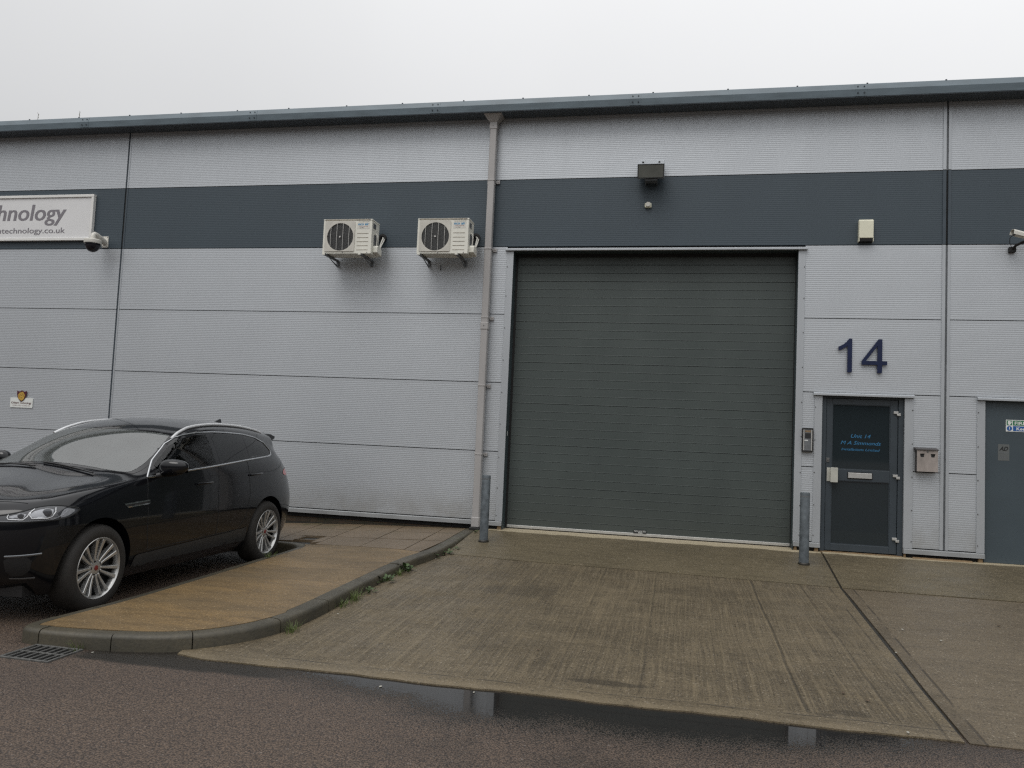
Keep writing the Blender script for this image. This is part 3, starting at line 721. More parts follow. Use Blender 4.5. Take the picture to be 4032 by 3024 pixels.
# entrance door to the unit
fr = MB(); yf, yb2 = .028, .12
fr.box(1.886, 1.945, yf, yb2, -.10, 1.955); fr.box(2.842, 2.905, yf, yb2, -.10, 1.955); fr.box(1.945, 2.842, yf, yb2, 1.93, 1.955)
DF = fr.build('door_frame', 'door', B, .003)
lf = MB(); y0, y1 = .045, .10
lf.box(1.95, 2.023, y0, y1, -.088, 1.926); lf.box(2.748, 2.838, y0, y1, -.088, 1.926)
for z0, z1 in ((-.088, .0), (.836, .988), (1.851, 1.926)): lf.box(2.0235, 2.7475, y0, y1, z0, z1)
ED = lf.build('entrance_door', 'door', B, .003)
gs = MB()
for z0, z1 in ((0, .836), (.988, 1.851)): gs.box(2.0236, 2.7474, .062, .08, z0 + .0003, z1 - .0003)
gs.build_each('glass_pane', 'glass', ED)
bdg = MB()
for z0, z1 in ((0, .836), (.988, 1.851)):
    for a in ((2.0237, 2.033, z0, z1), (2.738, 2.7473, z0, z1), (2.0331, 2.7379, z0, z0 + .009), (2.0331, 2.7379, z1 - .009, z1)): bdg.box(a[0], a[1], .052, .0618, a[2] + .0004, a[3] - .0004)
bdg.build('glazing_bead', 'door', ED)
MB().box(2.0, 2.093, -.03, -.015, .81, 1.005).add([], []).box(2.005, 2.03, -.015, .0448, .825, .99).build('pull_handle', 'paleplate', ED, .004)
MB().box(1.965, 2.006, .035, .0448, .82, 1.0).build('handle_plate', 'paleplate', ED, .002)
MB().box(2.222, 2.536, .038, .0448, .866, .957).build('letter_surround', 'gap', ED, .002)
MB().box(2.231, 2.527, .026, .0378, .876, .947).build('letter_plate', 'alu', ED, .004)
MB().box(1.955, 1.995, .036, .0448, 1.075, 1.13).cyl((1.977, .03, 1.105), (1.977, .036, 1.105), .012, 14).build('lock', 'screw', ED, .002)
for z in (1.75, .92, .10):
    MB().box(2.782, 2.84, .024, .0445, z - .005, z + .028).box(2.822, 2.842, .012, .0445, z - .03, z - .0055).box(2.8425, 2.865, .012, .0275, z - .03, z + .004).build('hinge', 'alu', ED, .003)
for t, h, w_, z in (('Unit 14', .052, .245, 1.41), ('M A Simmonds', .050, .50, 1.32), ('Installations Limited', .034, .48, 1.24)):
    text_mesh(t, h, (2.387, .0605, z), w_, shear=.3, bold=.0, m='blue_vinyl', parent=ED, name='door_lettering', align='CENTER')
MB().box(1.89, 2.90, .0, .13, -.125, -.101).build('door_sill', 'wood', B)

# steel fire door of the next unit
SDR = MB().box(3.872, 4.898, .03, .09, -.108, 1.955).build('fire_door', 'steel_door', B, .003)
MB().box(4.80, 4.86, -.01, .0295, .85, .99).build('door_handle', 'alu', SDR, .004)

# rainwater pipe
PX0, PX1, PY0, PY1 = -2.838, -2.738, -.14, -.04
dp = MB().box(PX0, PX1, PY0, PY1, -.03, 5.84)
DP = dp.build('downpipe', 'pipe', B, .012)
hp = MB(); a = (PX0 - .005, PX1 + .005, PY0 - .005, PY1 + .005); b = (-2.925, -2.65, -.235, -.02)
vs = [(a[0], a[2], 5.83), (a[1], a[2], 5.83), (a[1], a[3], 5.83), (a[0], a[3], 5.83), (b[0], b[2], 5.932), (b[1], b[2], 5.932), (b[1], b[3], 5.932), (b[0], b[3], 5.932)]
hp.add(vs, [(0, 3, 2, 1), (4, 5, 6, 7), (0, 1, 5, 4), (1, 2, 6, 5), (2, 3, 7, 6), (3, 0, 4, 7)]); hp.build('hopper', 'pipe', DP)
def sleeve(z0, z1, e=.007, nm='pipe_socket', screw=True):
    MB().box(PX0 - e, PX1 + e, PY0 - e, PY1 + e, z0, z1).build(nm, 'pipe', DP, .008)
    if screw: MB().cyl((-2.79, PY0 - e - .004, (z0 + z1) / 2), (-2.79, PY0 - e + .001, (z0 + z1) / 2), .008, 10).build('pipe_screw', 'screw', DP)
sleeve(5.728, 5.832); sleeve(2.755, 2.862); sleeve(-.085, .055, screw=False, nm='pipe_shoe')
MB().box(PX0 - .03, PX1 + .025, PY0 - .03, PY1 + .02, -.135, -.088).build('drain_collar', 'black', DP, .01)
for z in (4.965, 3.945, 2.935, 1.945, .955):
    MB().box(PX0 - .0045, PX1 + .0045, PY0 - .0045, PY1 + .03, z - .012, z + .012).box(PX1 + .006, PX1 + .06, -.03, -.006, z - .03, z + .022).box(PX0 - .03, PX0 - .006, -.03, -.006, z - .03, z + .022).cyl((PX1 + .038, -.036, z), (PX1 + .038, -.03, z), .009, 10).build('pipe_clip', 'pipe', DP, .003)
# ------------------------------------------------------------------ things fixed to the wall
def ring(cx, cz, r, n=48): return [(cx + r * math.cos(2 * math.pi * i / n), cz + r * math.sin(2 * math.pi * i / n)) for i in range(n)]
def rrect(x0, x1, z0, z1, r, n=5):
    out = []
    for cx, cz, a in ((x1 - r, z1 - r, 0), (x0 + r, z1 - r, 90), (x0 + r, z0 + r, 180), (x1 - r, z0 + r, 270)):
        out += [(cx + r * math.cos(R(a + 90 * i / n)), cz + r * math.sin(R(a + 90 * i / n))) for i in range(n + 1)]
    return out
def plate(mb, outer, holes, y0, y1):
    """plate in the x,z plane with holes, front at y0, back at y1"""
    V, T = cdt(outer, holes); n = len(V); ec = {}
    for f in T:
        for a, b in zip(f, f[1:] + f[:1]): ec[(a, b)] = 1
    rim = [(b, a, a + n, b + n) for (a, b) in ec if (b, a) not in ec]
    mb.add([(x, y0, z) for x, z in V] + [(x, y1, z) for x, z in V], T + [tuple(i + n for i in f[::-1]) for f in T] + rim); return mb

# air conditioning units
def make_ac(x, z):
    """left bottom front corner of the case at x, z"""
    W, H, yF, yB = .758, .512, -.45, -.155
    t = thing('air_conditioner', (x + W / 2, 0, z), 'cream wall mounted air conditioning unit, the one farther from the grey downpipe', 'air conditioner', 'air conditioning units on the slate band')
    cx, cz, rr = x + .272, z + .245, .206
    cs = MB(); cs.box(x, x + W, yF + .004, yB, z, z + .018)
    cs.box(x, x + W, yB - .012, yB, z + .018, z + H - .02); cs.box(x, x + .012, yF + .004, yB - .012, z + .018, z + H - .02); cs.box(x + W - .012, x + W, yF + .004, yB - .012, z + .018, z + H - .02)
    cs.build('casing', 'cream', t, .004)
    fp = MB(); plate(fp, rrect(x, x + W, z, z + H - .022, .008), [ring(cx, cz, rr + .012)], yF, yF + .004); fp.build('front_panel', 'cream', t)
    MB().box(x - .004, x + W + .006, yF - .004, yB + .004, z + H - .0215, z + H).build('top_cover', 'cream', t, .006)
    dt = MB(); dt.box(x + .03, x + W - .02, yF - .0052, yF - .0042, z + H - .019, z + H - .004); dt.build('dirt_streak', 'grime', t)
    gp = MB(); plate(gp, rrect(x + .032, x + .498, z + .028, z + .482, .02), [ring(cx, cz, rr)], yF - .012, yF - .0005); GP = gp.build('grille_plate', 'beige_grille', t, .003)
    MB().cyl((cx, yF + .14, cz), (cx, yF + .15, cz), rr + .03, 40).build('fan_backing', 'dark', t)
    MB().lathe([(rr + .011, .0045), (rr + .005, .02), (rr + .005, .14), (rr + .011, .14)], (cx, yF, cz), 'y', 48).build('fan_shroud', 'dark', t, smooth=30)
    fn = MB()
    for k in range(4):
        a0 = R(90 * k + 20); vs = []
        for i in range(7):
            r_ = .045 + i * .024
            for da, dy in ((-.42, .10), (.0, .075), (.42, .05)): vs.append((cx + r_ * math.cos(a0 + da + i * .05), yF + dy, cz + r_ * math.sin(a0 + da + i * .05)))
        fn.add(vs, [(i * 3 + j, i * 3 + j + 1, i * 3 + j + 4, i * 3 + j + 3) for i in range(6) for j in range(2)])
    fn.cyl((cx, yF + .04, cz), (cx, yF + .11, cz), .05, 24); fn.build('fan', 'fan', t)
    wr = MB()
    for i in range(-16, 17):
        dz = i * .0125; h = math.sqrt(max(rr * rr - dz * dz, 0))
        if h > .02: wr.tube([(cx - h, yF - .008, cz + dz), (cx, yF - .014, cz + dz), (cx + h, yF - .008, cz + dz)], .0011, 5)
    wr.build('grille_wire', 'wire', GP)
    up = MB()
    for dx in (-.148, -.052, .043, .139):
        h = math.sqrt(rr * rr - dx * dx); up.tube([(cx + dx, yF - .011, cz - h), (cx + dx, yF - .018, cz), (cx + dx, yF - .011, cz + h)], .0034, 6)
    up.cyl((cx, yF - .022, cz), (cx, yF - .014, cz), .013, 12); up.build_each('grille_bar', 'bar', GP)
    lv = MB()
    for zz in (.05, .112, .172, .233, .295): lv.box(x + .535, x + .71, yF - .0028, yF - .0005, z + zz, z + zz + .006)
    lv.box(x + .545, x + .72, yF - .0028, yF - .0005, z + .468, z + .472); lv.build_each('louvre', 'grime', t)
    lb = MB().box(x + .532, x + .722, yF - .0015, yF - .0004, z + .365, z + .455).build('label_panel', 'white_plastic', t)
    text_mesh('eco air', .043, (x + .545, yF - .0025, z + .418), .165, heavy=.0025, m='sky_blue', parent=t, name='logo_lettering')
    text_mesh('www.ecoair.org', .0125, (x + .562, yF - .0025, z + .398), .13, m='red_print', parent=t, name='label_lettering')
    text_mesh('ULTIMA', .013, (x + .567, yF - .0025, z + .374), .075, m='gap', parent=t, name='label_lettering')
    sw = MB()
    for dx, dz in ((.03, .5), (.37, .5), (.72, .5), (.32, .013), (.70, .013)): sw.cyl((x + dx, yF - .009, z + dz), (x + dx, yF - .003, z + dz), .006, 8)
    sw.build_each('case_screw', 'screw', t)
    # service side: cover plates, valve box, lagged pipes into the wall
    sd = MB(); sd.box(x + W + .0005, x + W + .005, -.36, -.20, z + .12, z + .30); sd.box(x + W + .0005, x + W + .006, -.40, -.30, z + .39, z + .46); sd.build_each('side_recess', 'bracket', t)
    MB().prism_x([(-.38, z + .03), (-.38, z + .11), (-.35, z + .135), (-.24, z + .135), (-.20, z + .09), (-.20, z + .0)], x + W + .001, x + W + .075).build('valve_cover', 'cream', t, .008)
    pp = MB()
    pp.tube([(x + W + .02, -.29, z + .13), (x + W + .03, -.30, z + .23), (x + W + .028, -.30, z + .30), (x + W + .006, -.29, z + .33)], .010, 8)
    pp.tube([(x + W + .05, -.24, z + .12), (x + W + .06, -.21, z + .21), (x + W + .05, -.12, z + .30), (x + W + .015, -.04, z + .335), (x + W + .01, .01, z + .338)], .011, 8)
    pp.tube([(x + W + .062, -.25, z + .12), (x + W + .075, -.2, z + .2), (x + W + .067, -.11, z + .28), (x + W + .03, -.04, z + .318), (x + W + .02, .01, z + .322)], .009, 8)
    pp.build_each('pipe', 'white_plastic', t, smooth=60)
    MB().lathe([(.062, -.03), (.062, -.004), (.03, -.0035), (.03, -.032)], (x + W + .005, 0, z + .335), 'y', 24, True).cyl((x + W + .005, -.003, z + .335), (x + W + .005, .02, z + .335), .045, 20).build('wall_sleeve', 'black', t, smooth=30)
    for bx in (x + .035, x + .595):
        br = MB(); br.box(bx, bx + .038, -.515, -.001, z - .032, z - .004); br.box(bx, bx + .038, -.022, -.001, z - .10, z - .0325)
        br.prism_x([(-.02, z - .09), (-.30, z - .033), (-.34, z - .033), (-.02, z - .12)], bx + .016, bx + .021); b = br.build('wall_bracket', 'bracket', t, .003)
        MB().box(bx - .001, bx + .039, -.523, -.5155, z - .034, z - .002).build('end_cap', 'cream', b)
        MB().box(bx - .004, bx + .042, -.40, -.37, z - .004, z - .0002).box(bx - .004, bx + .042, -.24, -.21, z - .004, z - .0002).build('mount_pad', 'black', b)
    return t
ac = make_ac(-5.228, 3.803)
ac2 = copy_thing(ac, (ac.location.x + 1.463, 0, 3.799), 'cream wall mounted air conditioning unit right beside the grey downpipe')
dr = MB().cyl((-3.52, -.03, 3.64), (-3.52, -.03, 3.725), .006, 8)
ORG[ac2.name] = Vector(ac2.location)
dr.build('drain_stub', 'black', ac2)

# company sign
t = thing('company_sign', (-12.2, 0, 4.1), 'wide white sign board with grey lettering ending in technology', 'sign')
x0, x1, z0, z1 = -14.9, -9.515, 4.13, 4.9
MB().box(x0 + .045, x1 - .045, -.042, -.002, z0 + .045, z1 - .045).build('sign_panel', 'sign_white', t)
fr = MB(); fr.box(x0, x1, -.062, -.001, z1 - .0445, z1); fr.box(x0, x1, -.062, -.001, z0, z0 + .0445); fr.box(x0, x0 + .0445, -.062, -.001, z0 + .045, z1 - .045); fr.box(x1 - .0445, x1, -.062, -.001, z0 + .045, z1 - .045)
fr.build('sign_frame', 'sign_frame', t, .004)
def tw(body, **k):
    cu = D.curves.new('t', 'FONT'); cu.body = body; cu.size = 1
    for a, b in k.items(): setattr(cu, a, b)
    ob = D.objects.new('t', cu); COL.objects.link(ob); bpy.context.view_layer.update(); w = ob.dimensions.x; D.objects.remove(ob); D.curves.remove(cu); return w
w_ = 1.13 * tw('Chiltern Technology', shear=.12) / tw('nology', shear=.12)
text_mesh('Chiltern Technology', .285, (-10.037, -.0445, 4.476), w_, shear=.12, bold=.004, heavy=.008, m='sign_grey', parent=t, align='RIGHT')
w_ = 1.235 * tw('www.chilterntechnology.co.uk') / tw('technology.co.uk')
text_mesh('www.chilterntechnology.co.uk', .098, (-10.034, -.0445, 4.258), w_, heavy=.0025, m='sign_grey', parent=t, align='RIGHT')

# dome camera on a wall arm
t = thing('dome_camera', (-9.28, 0, 4.02), 'white dome security camera hanging from a wall arm under the white sign', 'security camera')
pl = MB(); plate(pl, rrect(-9.337, -9.223, 4.018, 4.201, .014), [], -.014, -.001); pl.build('wall_plate', 'white_plastic', t, .003)
b_ = MB()
for dx in (-9.322, -9.238):
    for dz in (4.034, 4.186): b_.cyl((dx, -.018, dz), (dx, -.0135, dz), .007, 8)
b_.build_each('plate_bolt', 'screw', t)
cx, cy = -9.268, -.30
arm = MB().tube([(-9.28, -.012, 4.10), (-9.279, -.08, 4.122), (-9.27, -.22, 4.165), (-9.268, -.275, 4.172), (cx, -.298, 4.158), (cx, -.302, 4.12), (cx, -.302, 4.07)], lambda u: .05 - .012 * min(1, u * 2.2), 14)
arm.build('arm', 'white_plastic', t, smooth=50)
MB().lathe([(.01, .075), (.06, .072), (.118, .062), (.130, .05), (.132, .01), (.128, -.005), (.115, -.004), (.115, .04)], (cx, cy, 4.015), 'z', 40).build('housing', 'white_plastic', t, smooth=35)
MB().lathe([(.113, .02)] + [(.113 * math.cos(a * math.pi / 24), -.012 - .125 * math.sin(a * math.pi / 24)) for a in range(0, 12)] + [(.002, -.137)], (cx, cy, 4.01), 'z', 40).build('dome', 'dome_black', t, smooth=True)

# bullet camera at the right edge
t = thing('bullet_camera', (4.2, 0, 3.93), 'white bullet security camera on a dark bracket above the fire door', 'security camera')
a, b = Vector((4.085, -.27, 4.075)), Vector((4.46, -.19, 3.995)); d = (b - a).normalized()
MB().cyl(a + d * .02, b, .034, 20).build('camera_body', 'white_plastic', t, .004, smooth=40)
up = d.cross(Vector((0, 1, 0))).normalized(); up = -up if up.z < 0 else up; sd = d.cross(up)
vs = []; sec = [(-.043, -.02), (-.043, .02), (-.03, .042), (0, .048), (.03, .042), (.043, .02), (.043, -.02)]
for p in (a - d * .015, b - d * .03):
    for k in (1, .93): vs += [p + sd * (u * k) + up * (v * k + .004) for u, v in sec]
n = len(sec); fs = []
for i in range(n - 1): fs += [(i, i + 1, 2 * n + i + 1, 2 * n + i), (n + i, 3 * n + i, 3 * n + i + 1, n + i + 1), (i, n + i, n + i + 1, i + 1), (2 * n + i, 2 * n + i + 1, 3 * n + i + 1, 3 * n + i)]
MB().add(vs, fs).build('sun_shield', 'white_plastic', t, fix=True)
MB().cyl(a + d * .012, a + d * .0195, .03, 18).build('lens', 'dome_black', t)
MB().tube([(4.165, -.05, 3.93), (4.19, -.09, 3.965), (4.27, -.19, 4.0), (4.31, -.21, 3.998)], .018, 10).box(4.125, 4.205, -.055, -.001, 3.885, 3.955).build('bracket', 'black', t, .004)
MB().tube([(4.15, -.05, 3.955), (4.11, -.1, 3.99), (4.075, -.2, 4.03), (4.09, -.25, 4.06), (4.13, -.25, 4.06)], .004, 6).build('cable', 'black', t)

# parking plaque with shield
t = thing('parking_plaque', (-10.63, 0, 1.33), 'small white reserved parking plaque topped by a maroon and gold shield', 'sign')
pq = MB(); plate(pq, rrect(-10.845, -10.411, 1.342, 1.505, .014), [], -.012, -.002); pq.build('plaque_plate', 'white', t)
def shield(s, cx, cz):
    L_ = [(-.092, .085), (-.05, .072), (-.02, .082), (0, .092), (.02, .082), (.05, .072), (.092, .085), (.09, .03), (.078, -.02), (.05, -.06), (.02, -.082), (0, -.092), (-.02, -.082), (-.05, -.06), (-.078, -.02), (-.09, .03)]
    return [(cx + x * s, cz + z * s) for x, z in L_]
MB().prism(shield(1, -10.627, 1.534), -.02, -.0125).build('shield', 'maroon', t)
MB().prism([(-10.627 + .062 * math.cos(a) * (1 + .08 * math.sin(7 * a)), 1.53 + .07 * math.sin(a) * (1 + .06 * math.cos(5 * a))) for a in [i * math.pi / 18 for i in range(36)]], -.024, -.0203).build('gold_crest', 'gold', t)
fc = MB()
for dx, dz, w2, h2 in ((-.024, .022, .018, .006), (.018, .022, .018, .006), (-.004, .0, .008, .02), (-.012, -.026, .026, .005), (-.045, -.01, .006, .03), (.04, -.01, .006, .03)): fc.box(-10.627 + dx, -10.627 + dx + w2, -.0246, -.0241, 1.53 + dz, 1.53 + dz + h2)
fc.build('crest_line', 'brown_print', t)
text_mesh('Chiltern Technology', .034, (-10.628, -.0135, 1.405), .39, bold=.012, m='brown_print', parent=t, align='CENTER')
text_mesh('RESERVED PARKING', .024, (-10.628, -.0135, 1.365), .33, m='pink_print', parent=t, align='CENTER')

# floodlight
t = thing('floodlight', (-.46, 0, 5.0), 'rectangular grey floodlight on the silver strip above the slate band', 'floodlight')
MB().prism_x([(-.296, 5.082), (-.262, 4.893), (-.10, 4.935), (-.075, 5.19), (-.10, 5.208)], -.655, -.290).build('lamp_body', 'trim', t, .006)
MB().prism_x([(-.3005, 5.078), (-.2665, 4.897), (-.2635, 4.8975), (-.2975, 5.0785)], -.650, -.295).build('glass_front', 'lamp_glass', t)
fr = MB()
for a, b in ((-.6555, -.6435), (-.3015, -.2895)): fr.prism_x([(-.304, 5.083), (-.27, 4.892), (-.266, 4.893), (-.30, 5.084)], a, b)
fr.prism_x([(-.304, 5.083), (-.302, 5.073), (-.298, 5.0735), (-.30, 5.084)], -.643, -.302); fr.prism_x([(-.272, 4.902), (-.27, 4.892), (-.266, 4.893), (-.268, 4.903)], -.643, -.302); fr.build('bezel', 'gap', t)
MB().cyl((-.585, -.22, 5.115), (-.585, -.235, 5.14), .014, 12).cyl((-.36, -.22, 5.115), (-.36, -.235, 5.14), .014, 12).build_each('clamp_knob', 'black', t)
MB().box(-.555, -.385, -.24, -.10, 4.872, 4.884).box(-.555, -.543, -.10, -.001, 4.872, 5.0).box(-.397, -.385, -.10, -.001, 4.872, 5.0).box(-.54, -.40, -.02, -.001, 4.95, 5.1).build('bracket', 'bracket', t)

t = thing('motion_sensor', (-.505, 0, 4.58), 'tiny cream motion sensor on the slate band below the floodlight', 'sensor')
MB().box(-.552, -.458, -.045, -.001, 4.545, 4.612).build('sensor_case', 'cream_alarm', t, .012)
MB().lathe([(.032, -.062), (.036, -.05), (.036, -.0455), (.002, -.0455)], (-.505, 0, 4.588), 'y', 20).build('sensor_lens', 'white_plastic', t, smooth=30)

t = thing('alarm_box', (2.385, 0, 4.05), 'cream alarm sounder box on the slate band with a dark lower strip', 'alarm box')
MB().prism_x([(-.085, 4.075), (-.085, 4.312), (-.065, 4.33), (-.001, 4.33), (-.001, 4.075)], 2.294, 2.477).build('alarm_cover', 'cream_alarm', t, .008)
MB().prism_x([(-.078, 4.0745), (-.07, 4.036), (-.001, 4.03), (-.001, 4.0745)], 2.301, 2.470).build('strobe_strip', 'dark', t, .004)
MB().box(2.2935, 2.3005, -.08, -.002, 4.032, 4.0745).box(2.4705, 2.4775, -.08, -.002, 4.032, 4.0745).build_each('side_lip', 'cream_alarm', t)

# house number
one = [(2.242, 2.727), (2.203, 2.727), (2.172, 2.684), (2.125, 2.645), (2.071, 2.618), (2.071, 2.564), (2.108, 2.578), (2.15, 2.602), (2.184, 2.630), (2.184, 2.275), (2.242, 2.275)]
o = MB().prism(one, -.040, -.018).cyl((2.213, -.018, 2.35), (2.213, .002, 2.35), .006, 8).cyl((2.213, -.018, 2.62), (2.213, .002, 2.62), .006, 8).build('house_number_digit', 'navy', None, .002, origin=(2.2, 0, 2.27))
tag(o, 'dark blue raised digit one above the unit entrance door', 'house number', 'house number digits over the entrance door')
four = [(2.616, 2.725), (2.569, 2.725), (2.361, 2.431), (2.361, 2.381), (2.556, 2.381), (2.556, 2.273), (2.616, 2.273), (2.616, 2.381), (2.678, 2.381), (2.678, 2.434), (2.616, 2.434)]
m_ = MB(); plate(m_, four[::-1], [[(2.556, 2.434), (2.556, 2.632), (2.417, 2.434)]], -.040, -.018)
m_.cyl((2.586, -.018, 2.33), (2.586, .002, 2.33), .006, 8).cyl((2.586, -.018, 2.66), (2.586, .002, 2.66), .006, 8)
o = m_.build('house_number_digit', 'navy', None, .002, origin=(2.52, 0, 2.27))
tag(o, 'dark blue raised digit four above the unit entrance door', 'house number', 'house number digits over the entrance door')

# intercom
t = thing('intercom_panel', (1.70, 0, 1.19), 'black intercom keypad with silver side strips left of the entrance door', 'intercom')
ib = MB(); plate(ib, rrect(1.632, 1.772, 1.194, 1.514, .01), [], -.05, -.001); ib.build('intercom_case', 'black', t, .006)
MB().box(1.645, 1.657, -.055, -.0505, 1.215, 1.492).box(1.744, 1.757, -.055, -.0505, 1.215, 1.492).build_each('side_strip', 'alu', t)
MB().box(1.659, 1.742, -.052, -.0505, 1.215, 1.492).build('keypad_face', 'bracket', t)
MB().box(1.666, 1.738, -.0535, -.0522, 1.458, 1.482).build('camera_window', 'wood', t)
MB().box(1.666, 1.738, -.0532, -.0522, 1.375, 1.445).build('screen', 'dark', t)
MB().box(1.662, 1.704, -.0535, -.0522, 1.343, 1.355).build('name_label', 'white', t)
MB().box(1.685, 1.708, -.0533, -.0522, 1.318, 1.322).build('name_label', 'wire', t)
kp = MB()
for i in range(3):
    for j in range(4): kp.cyl((1.676 + i * .021, -.0545, 1.243 + j * .0155), (1.676 + i * .021, -.0522, 1.243 + j * .0155), .0042, 8)
kp.build_each('key', 'wire', t)

# cigarette bin
t = thing('cigarette_bin', (3.16, 0, 1.0), 'stained steel wall ashtray with two dark slots beside the entrance door', 'ashtray bin')
pl = MB(); tz = lambda cx, cz: [(cx - .028, cz + .022), (cx + .028, cz + .022), (cx + .018, cz - .022), (cx - .018, cz - .022)]
plate(pl, [(3.036, 1.01), (3.286, 1.01), (3.286, 1.285), (3.036, 1.285)], [tz(3.098, 1.218), tz(3.226, 1.218)], -.105, -.101); pl.build('front_plate', 'bin_steel', t)
cs = MB(); cs.box(3.036, 3.041, -.1008, -.001, 1.01, 1.285); cs.box(3.281, 3.286, -.1008, -.001, 1.01, 1.285); cs.box(3.0415, 3.2805, -.1008, -.001, 1.01, 1.015); cs.box(3.0415, 3.2805, -.006, -.001, 1.0155, 1.285); cs.build('bin_body', 'bin_lid', t)
MB().box(3.043, 3.279, -.09, -.08, 1.19, 1.25).build('inner_baffle', 'dark', t)
MB().prism_x([(-.122, 1.286), (-.12, 1.30), (-.001, 1.322), (-.001, 1.286)], 3.022, 3.292).build('lid', 'bin_lid', t, .003)
MB().cyl((3.162, -.11, 1.268), (3.162, -.1055, 1.268), .012, 12).build('lock', 'screw', t)

# signs on the fire door
t = thing('fire_exit_sign', (4.36, .03, 1.57), 'green and blue fire exit keep clear sign on the grey door', 'sign')
MB().box(4.121, 4.62, .026, .0295, 1.572, 1.722).build('sign_plate', 'white', t)
MB().box(4.203, 4.612, .0245, .0258, 1.652, 1.714).build('green_panel', 'green', t); MB().box(4.203, 4.612, .0245, .0258, 1.58, 1.643).build('blue_panel', 'sblue', t)
MB().box(4.130, 4.193, .0245, .0258, 1.652, 1.714).build('pictogram', 'green', t)
mn = MB(); mn.box(4.143, 4.168, .0235, .0243, 1.664, 1.708); mn.prism([(4.15, 1.655), (4.165, 1.655), (4.19, 1.69), (4.178, 1.7)], .0228, .0234); mn.cyl((4.178, .0232, 1.704), (4.178, .0243, 1.704), .006, 10); mn.build('running_figure', 'white', t)
MB().cyl((4.162, .0245, 1.6115), (4.162, .0258, 1.6115), .031, 28).build('blue_disc', 'sblue', t)
MB().box(4.158, 4.166, .0237, .0244, 1.604, 1.634).box(4.158, 4.166, .0237, .0244, 1.591, 1.598).build('exclamation_mark', 'white', t)
text_mesh('FIRE EXIT', .04, (4.222, .0238, 1.663), .30, bold=.02, m='white', parent=t); text_mesh('Keep clear', .04, (4.243, .0238, 1.591), .28, bold=.02, m='white', parent=t)
t = thing('alarm_sticker', (4.1, .03, 1.2), 'small grey security sticker with black slanted letters on the grey door', 'sticker')
MB().box(4.031, 4.163, .0285, .0297, 1.196, 1.406).build('sticker_sheet', 'sticker', t)
text_mesh('AD', .052, (4.045, .0279, 1.325), .105, shear=.35, bold=.035, m='gap', parent=t)
bl = MB()
for xa, xb, z in ((4.05, 4.148, 1.30), (4.06, 4.105, 1.262), (4.05, 4.085, 1.237), (4.095, 4.152, 1.237)):
    q = xa
    while q < xb: bl.box(q, q + .007, .0279, .0284, z - .012, z + .004); q += .0105
bl.build('small_print', 'bracket', t)

# ------------------------------------------------------------------ things on the ground
def make_bollard(x, y, label):
    z = z_drive(x, y)
    t = thing('bollard', (x, y, z), label, 'bollard', 'steel bollards guarding the shutter')
    h = .882; rr = .058
    MB().lathe([(rr, -.1), (rr, h - .012), (rr - .003, h - .002), (rr - .012, h), (.001, h)], (x, y, z), 'z', 28).build('post', 'galv', t, smooth=35)
    MB().lathe([(rr + .013, -.02), (rr + .012, .012), (rr + .0005, .024), (rr + .0005, -.02)], (x, y, z), 'z', 28, True).build('base_ring', 'filler', t, smooth=35)
    MB().lathe([(rr + .0006, h - .055), (rr + .0008, h - .05), (rr + .0008, h - .042), (rr + .0006, h - .038)], (x, y, z), 'z', 28, True).build('weld_seam', 'bracket', t, smooth=35)
    return t
b1 = make_bollard(-2.49, -.815, 'plain galvanised steel bollard in front of the grey downpipe')
b2 = copy_thing(b1, (1.573, -.79, z_drive(1.573, -.79)), 'plain galvanised steel bollard between shutter and entrance door'); b2.rotation_euler = (0, 0, 2.1)

# road gully with its grate
t = thing('drain_grate', (-4.28, -6.41, ROAD), 'rectangular cast iron drain grate in the tarmac below the kerb', 'drain grate')
x0, x1, y0, y1 = -4.475, -4.085, -6.58, -6.245
fr = MB(); zt = ROAD + .012
for a in ((x0, x1, y0, y0 + .018), (x0, x1, y1 - .018, y1), (x0, x0 + .018, y0 + .0182, y1 - .0182), (x1 - .018, x1, y0 + .0182, y1 - .0182)): fr.box(*a, ROAD - .03, zt)
fr.build('frame', 'grate', t, .003)
br = MB()
for i in range(1, 7): cx = x0 + (x1 - x0) * i / 7; br.box(cx - .006, cx + .006, y0 + .0184, y1 - .0184, ROAD + .0012, zt - .001)
br.build('bar', 'grate', t, .002); MB().box(x0 + .0184, x1 - .0184, -6.418, -6.404, ROAD + .001, zt - .0005).build('cross_bar', 'grate', t, .002)
MB().box(x0 + .0182, x1 - .0182, y0 + .0182, y1 - .0182, ROAD - .02, ROAD + .0008).build('pit', 'pit', t)

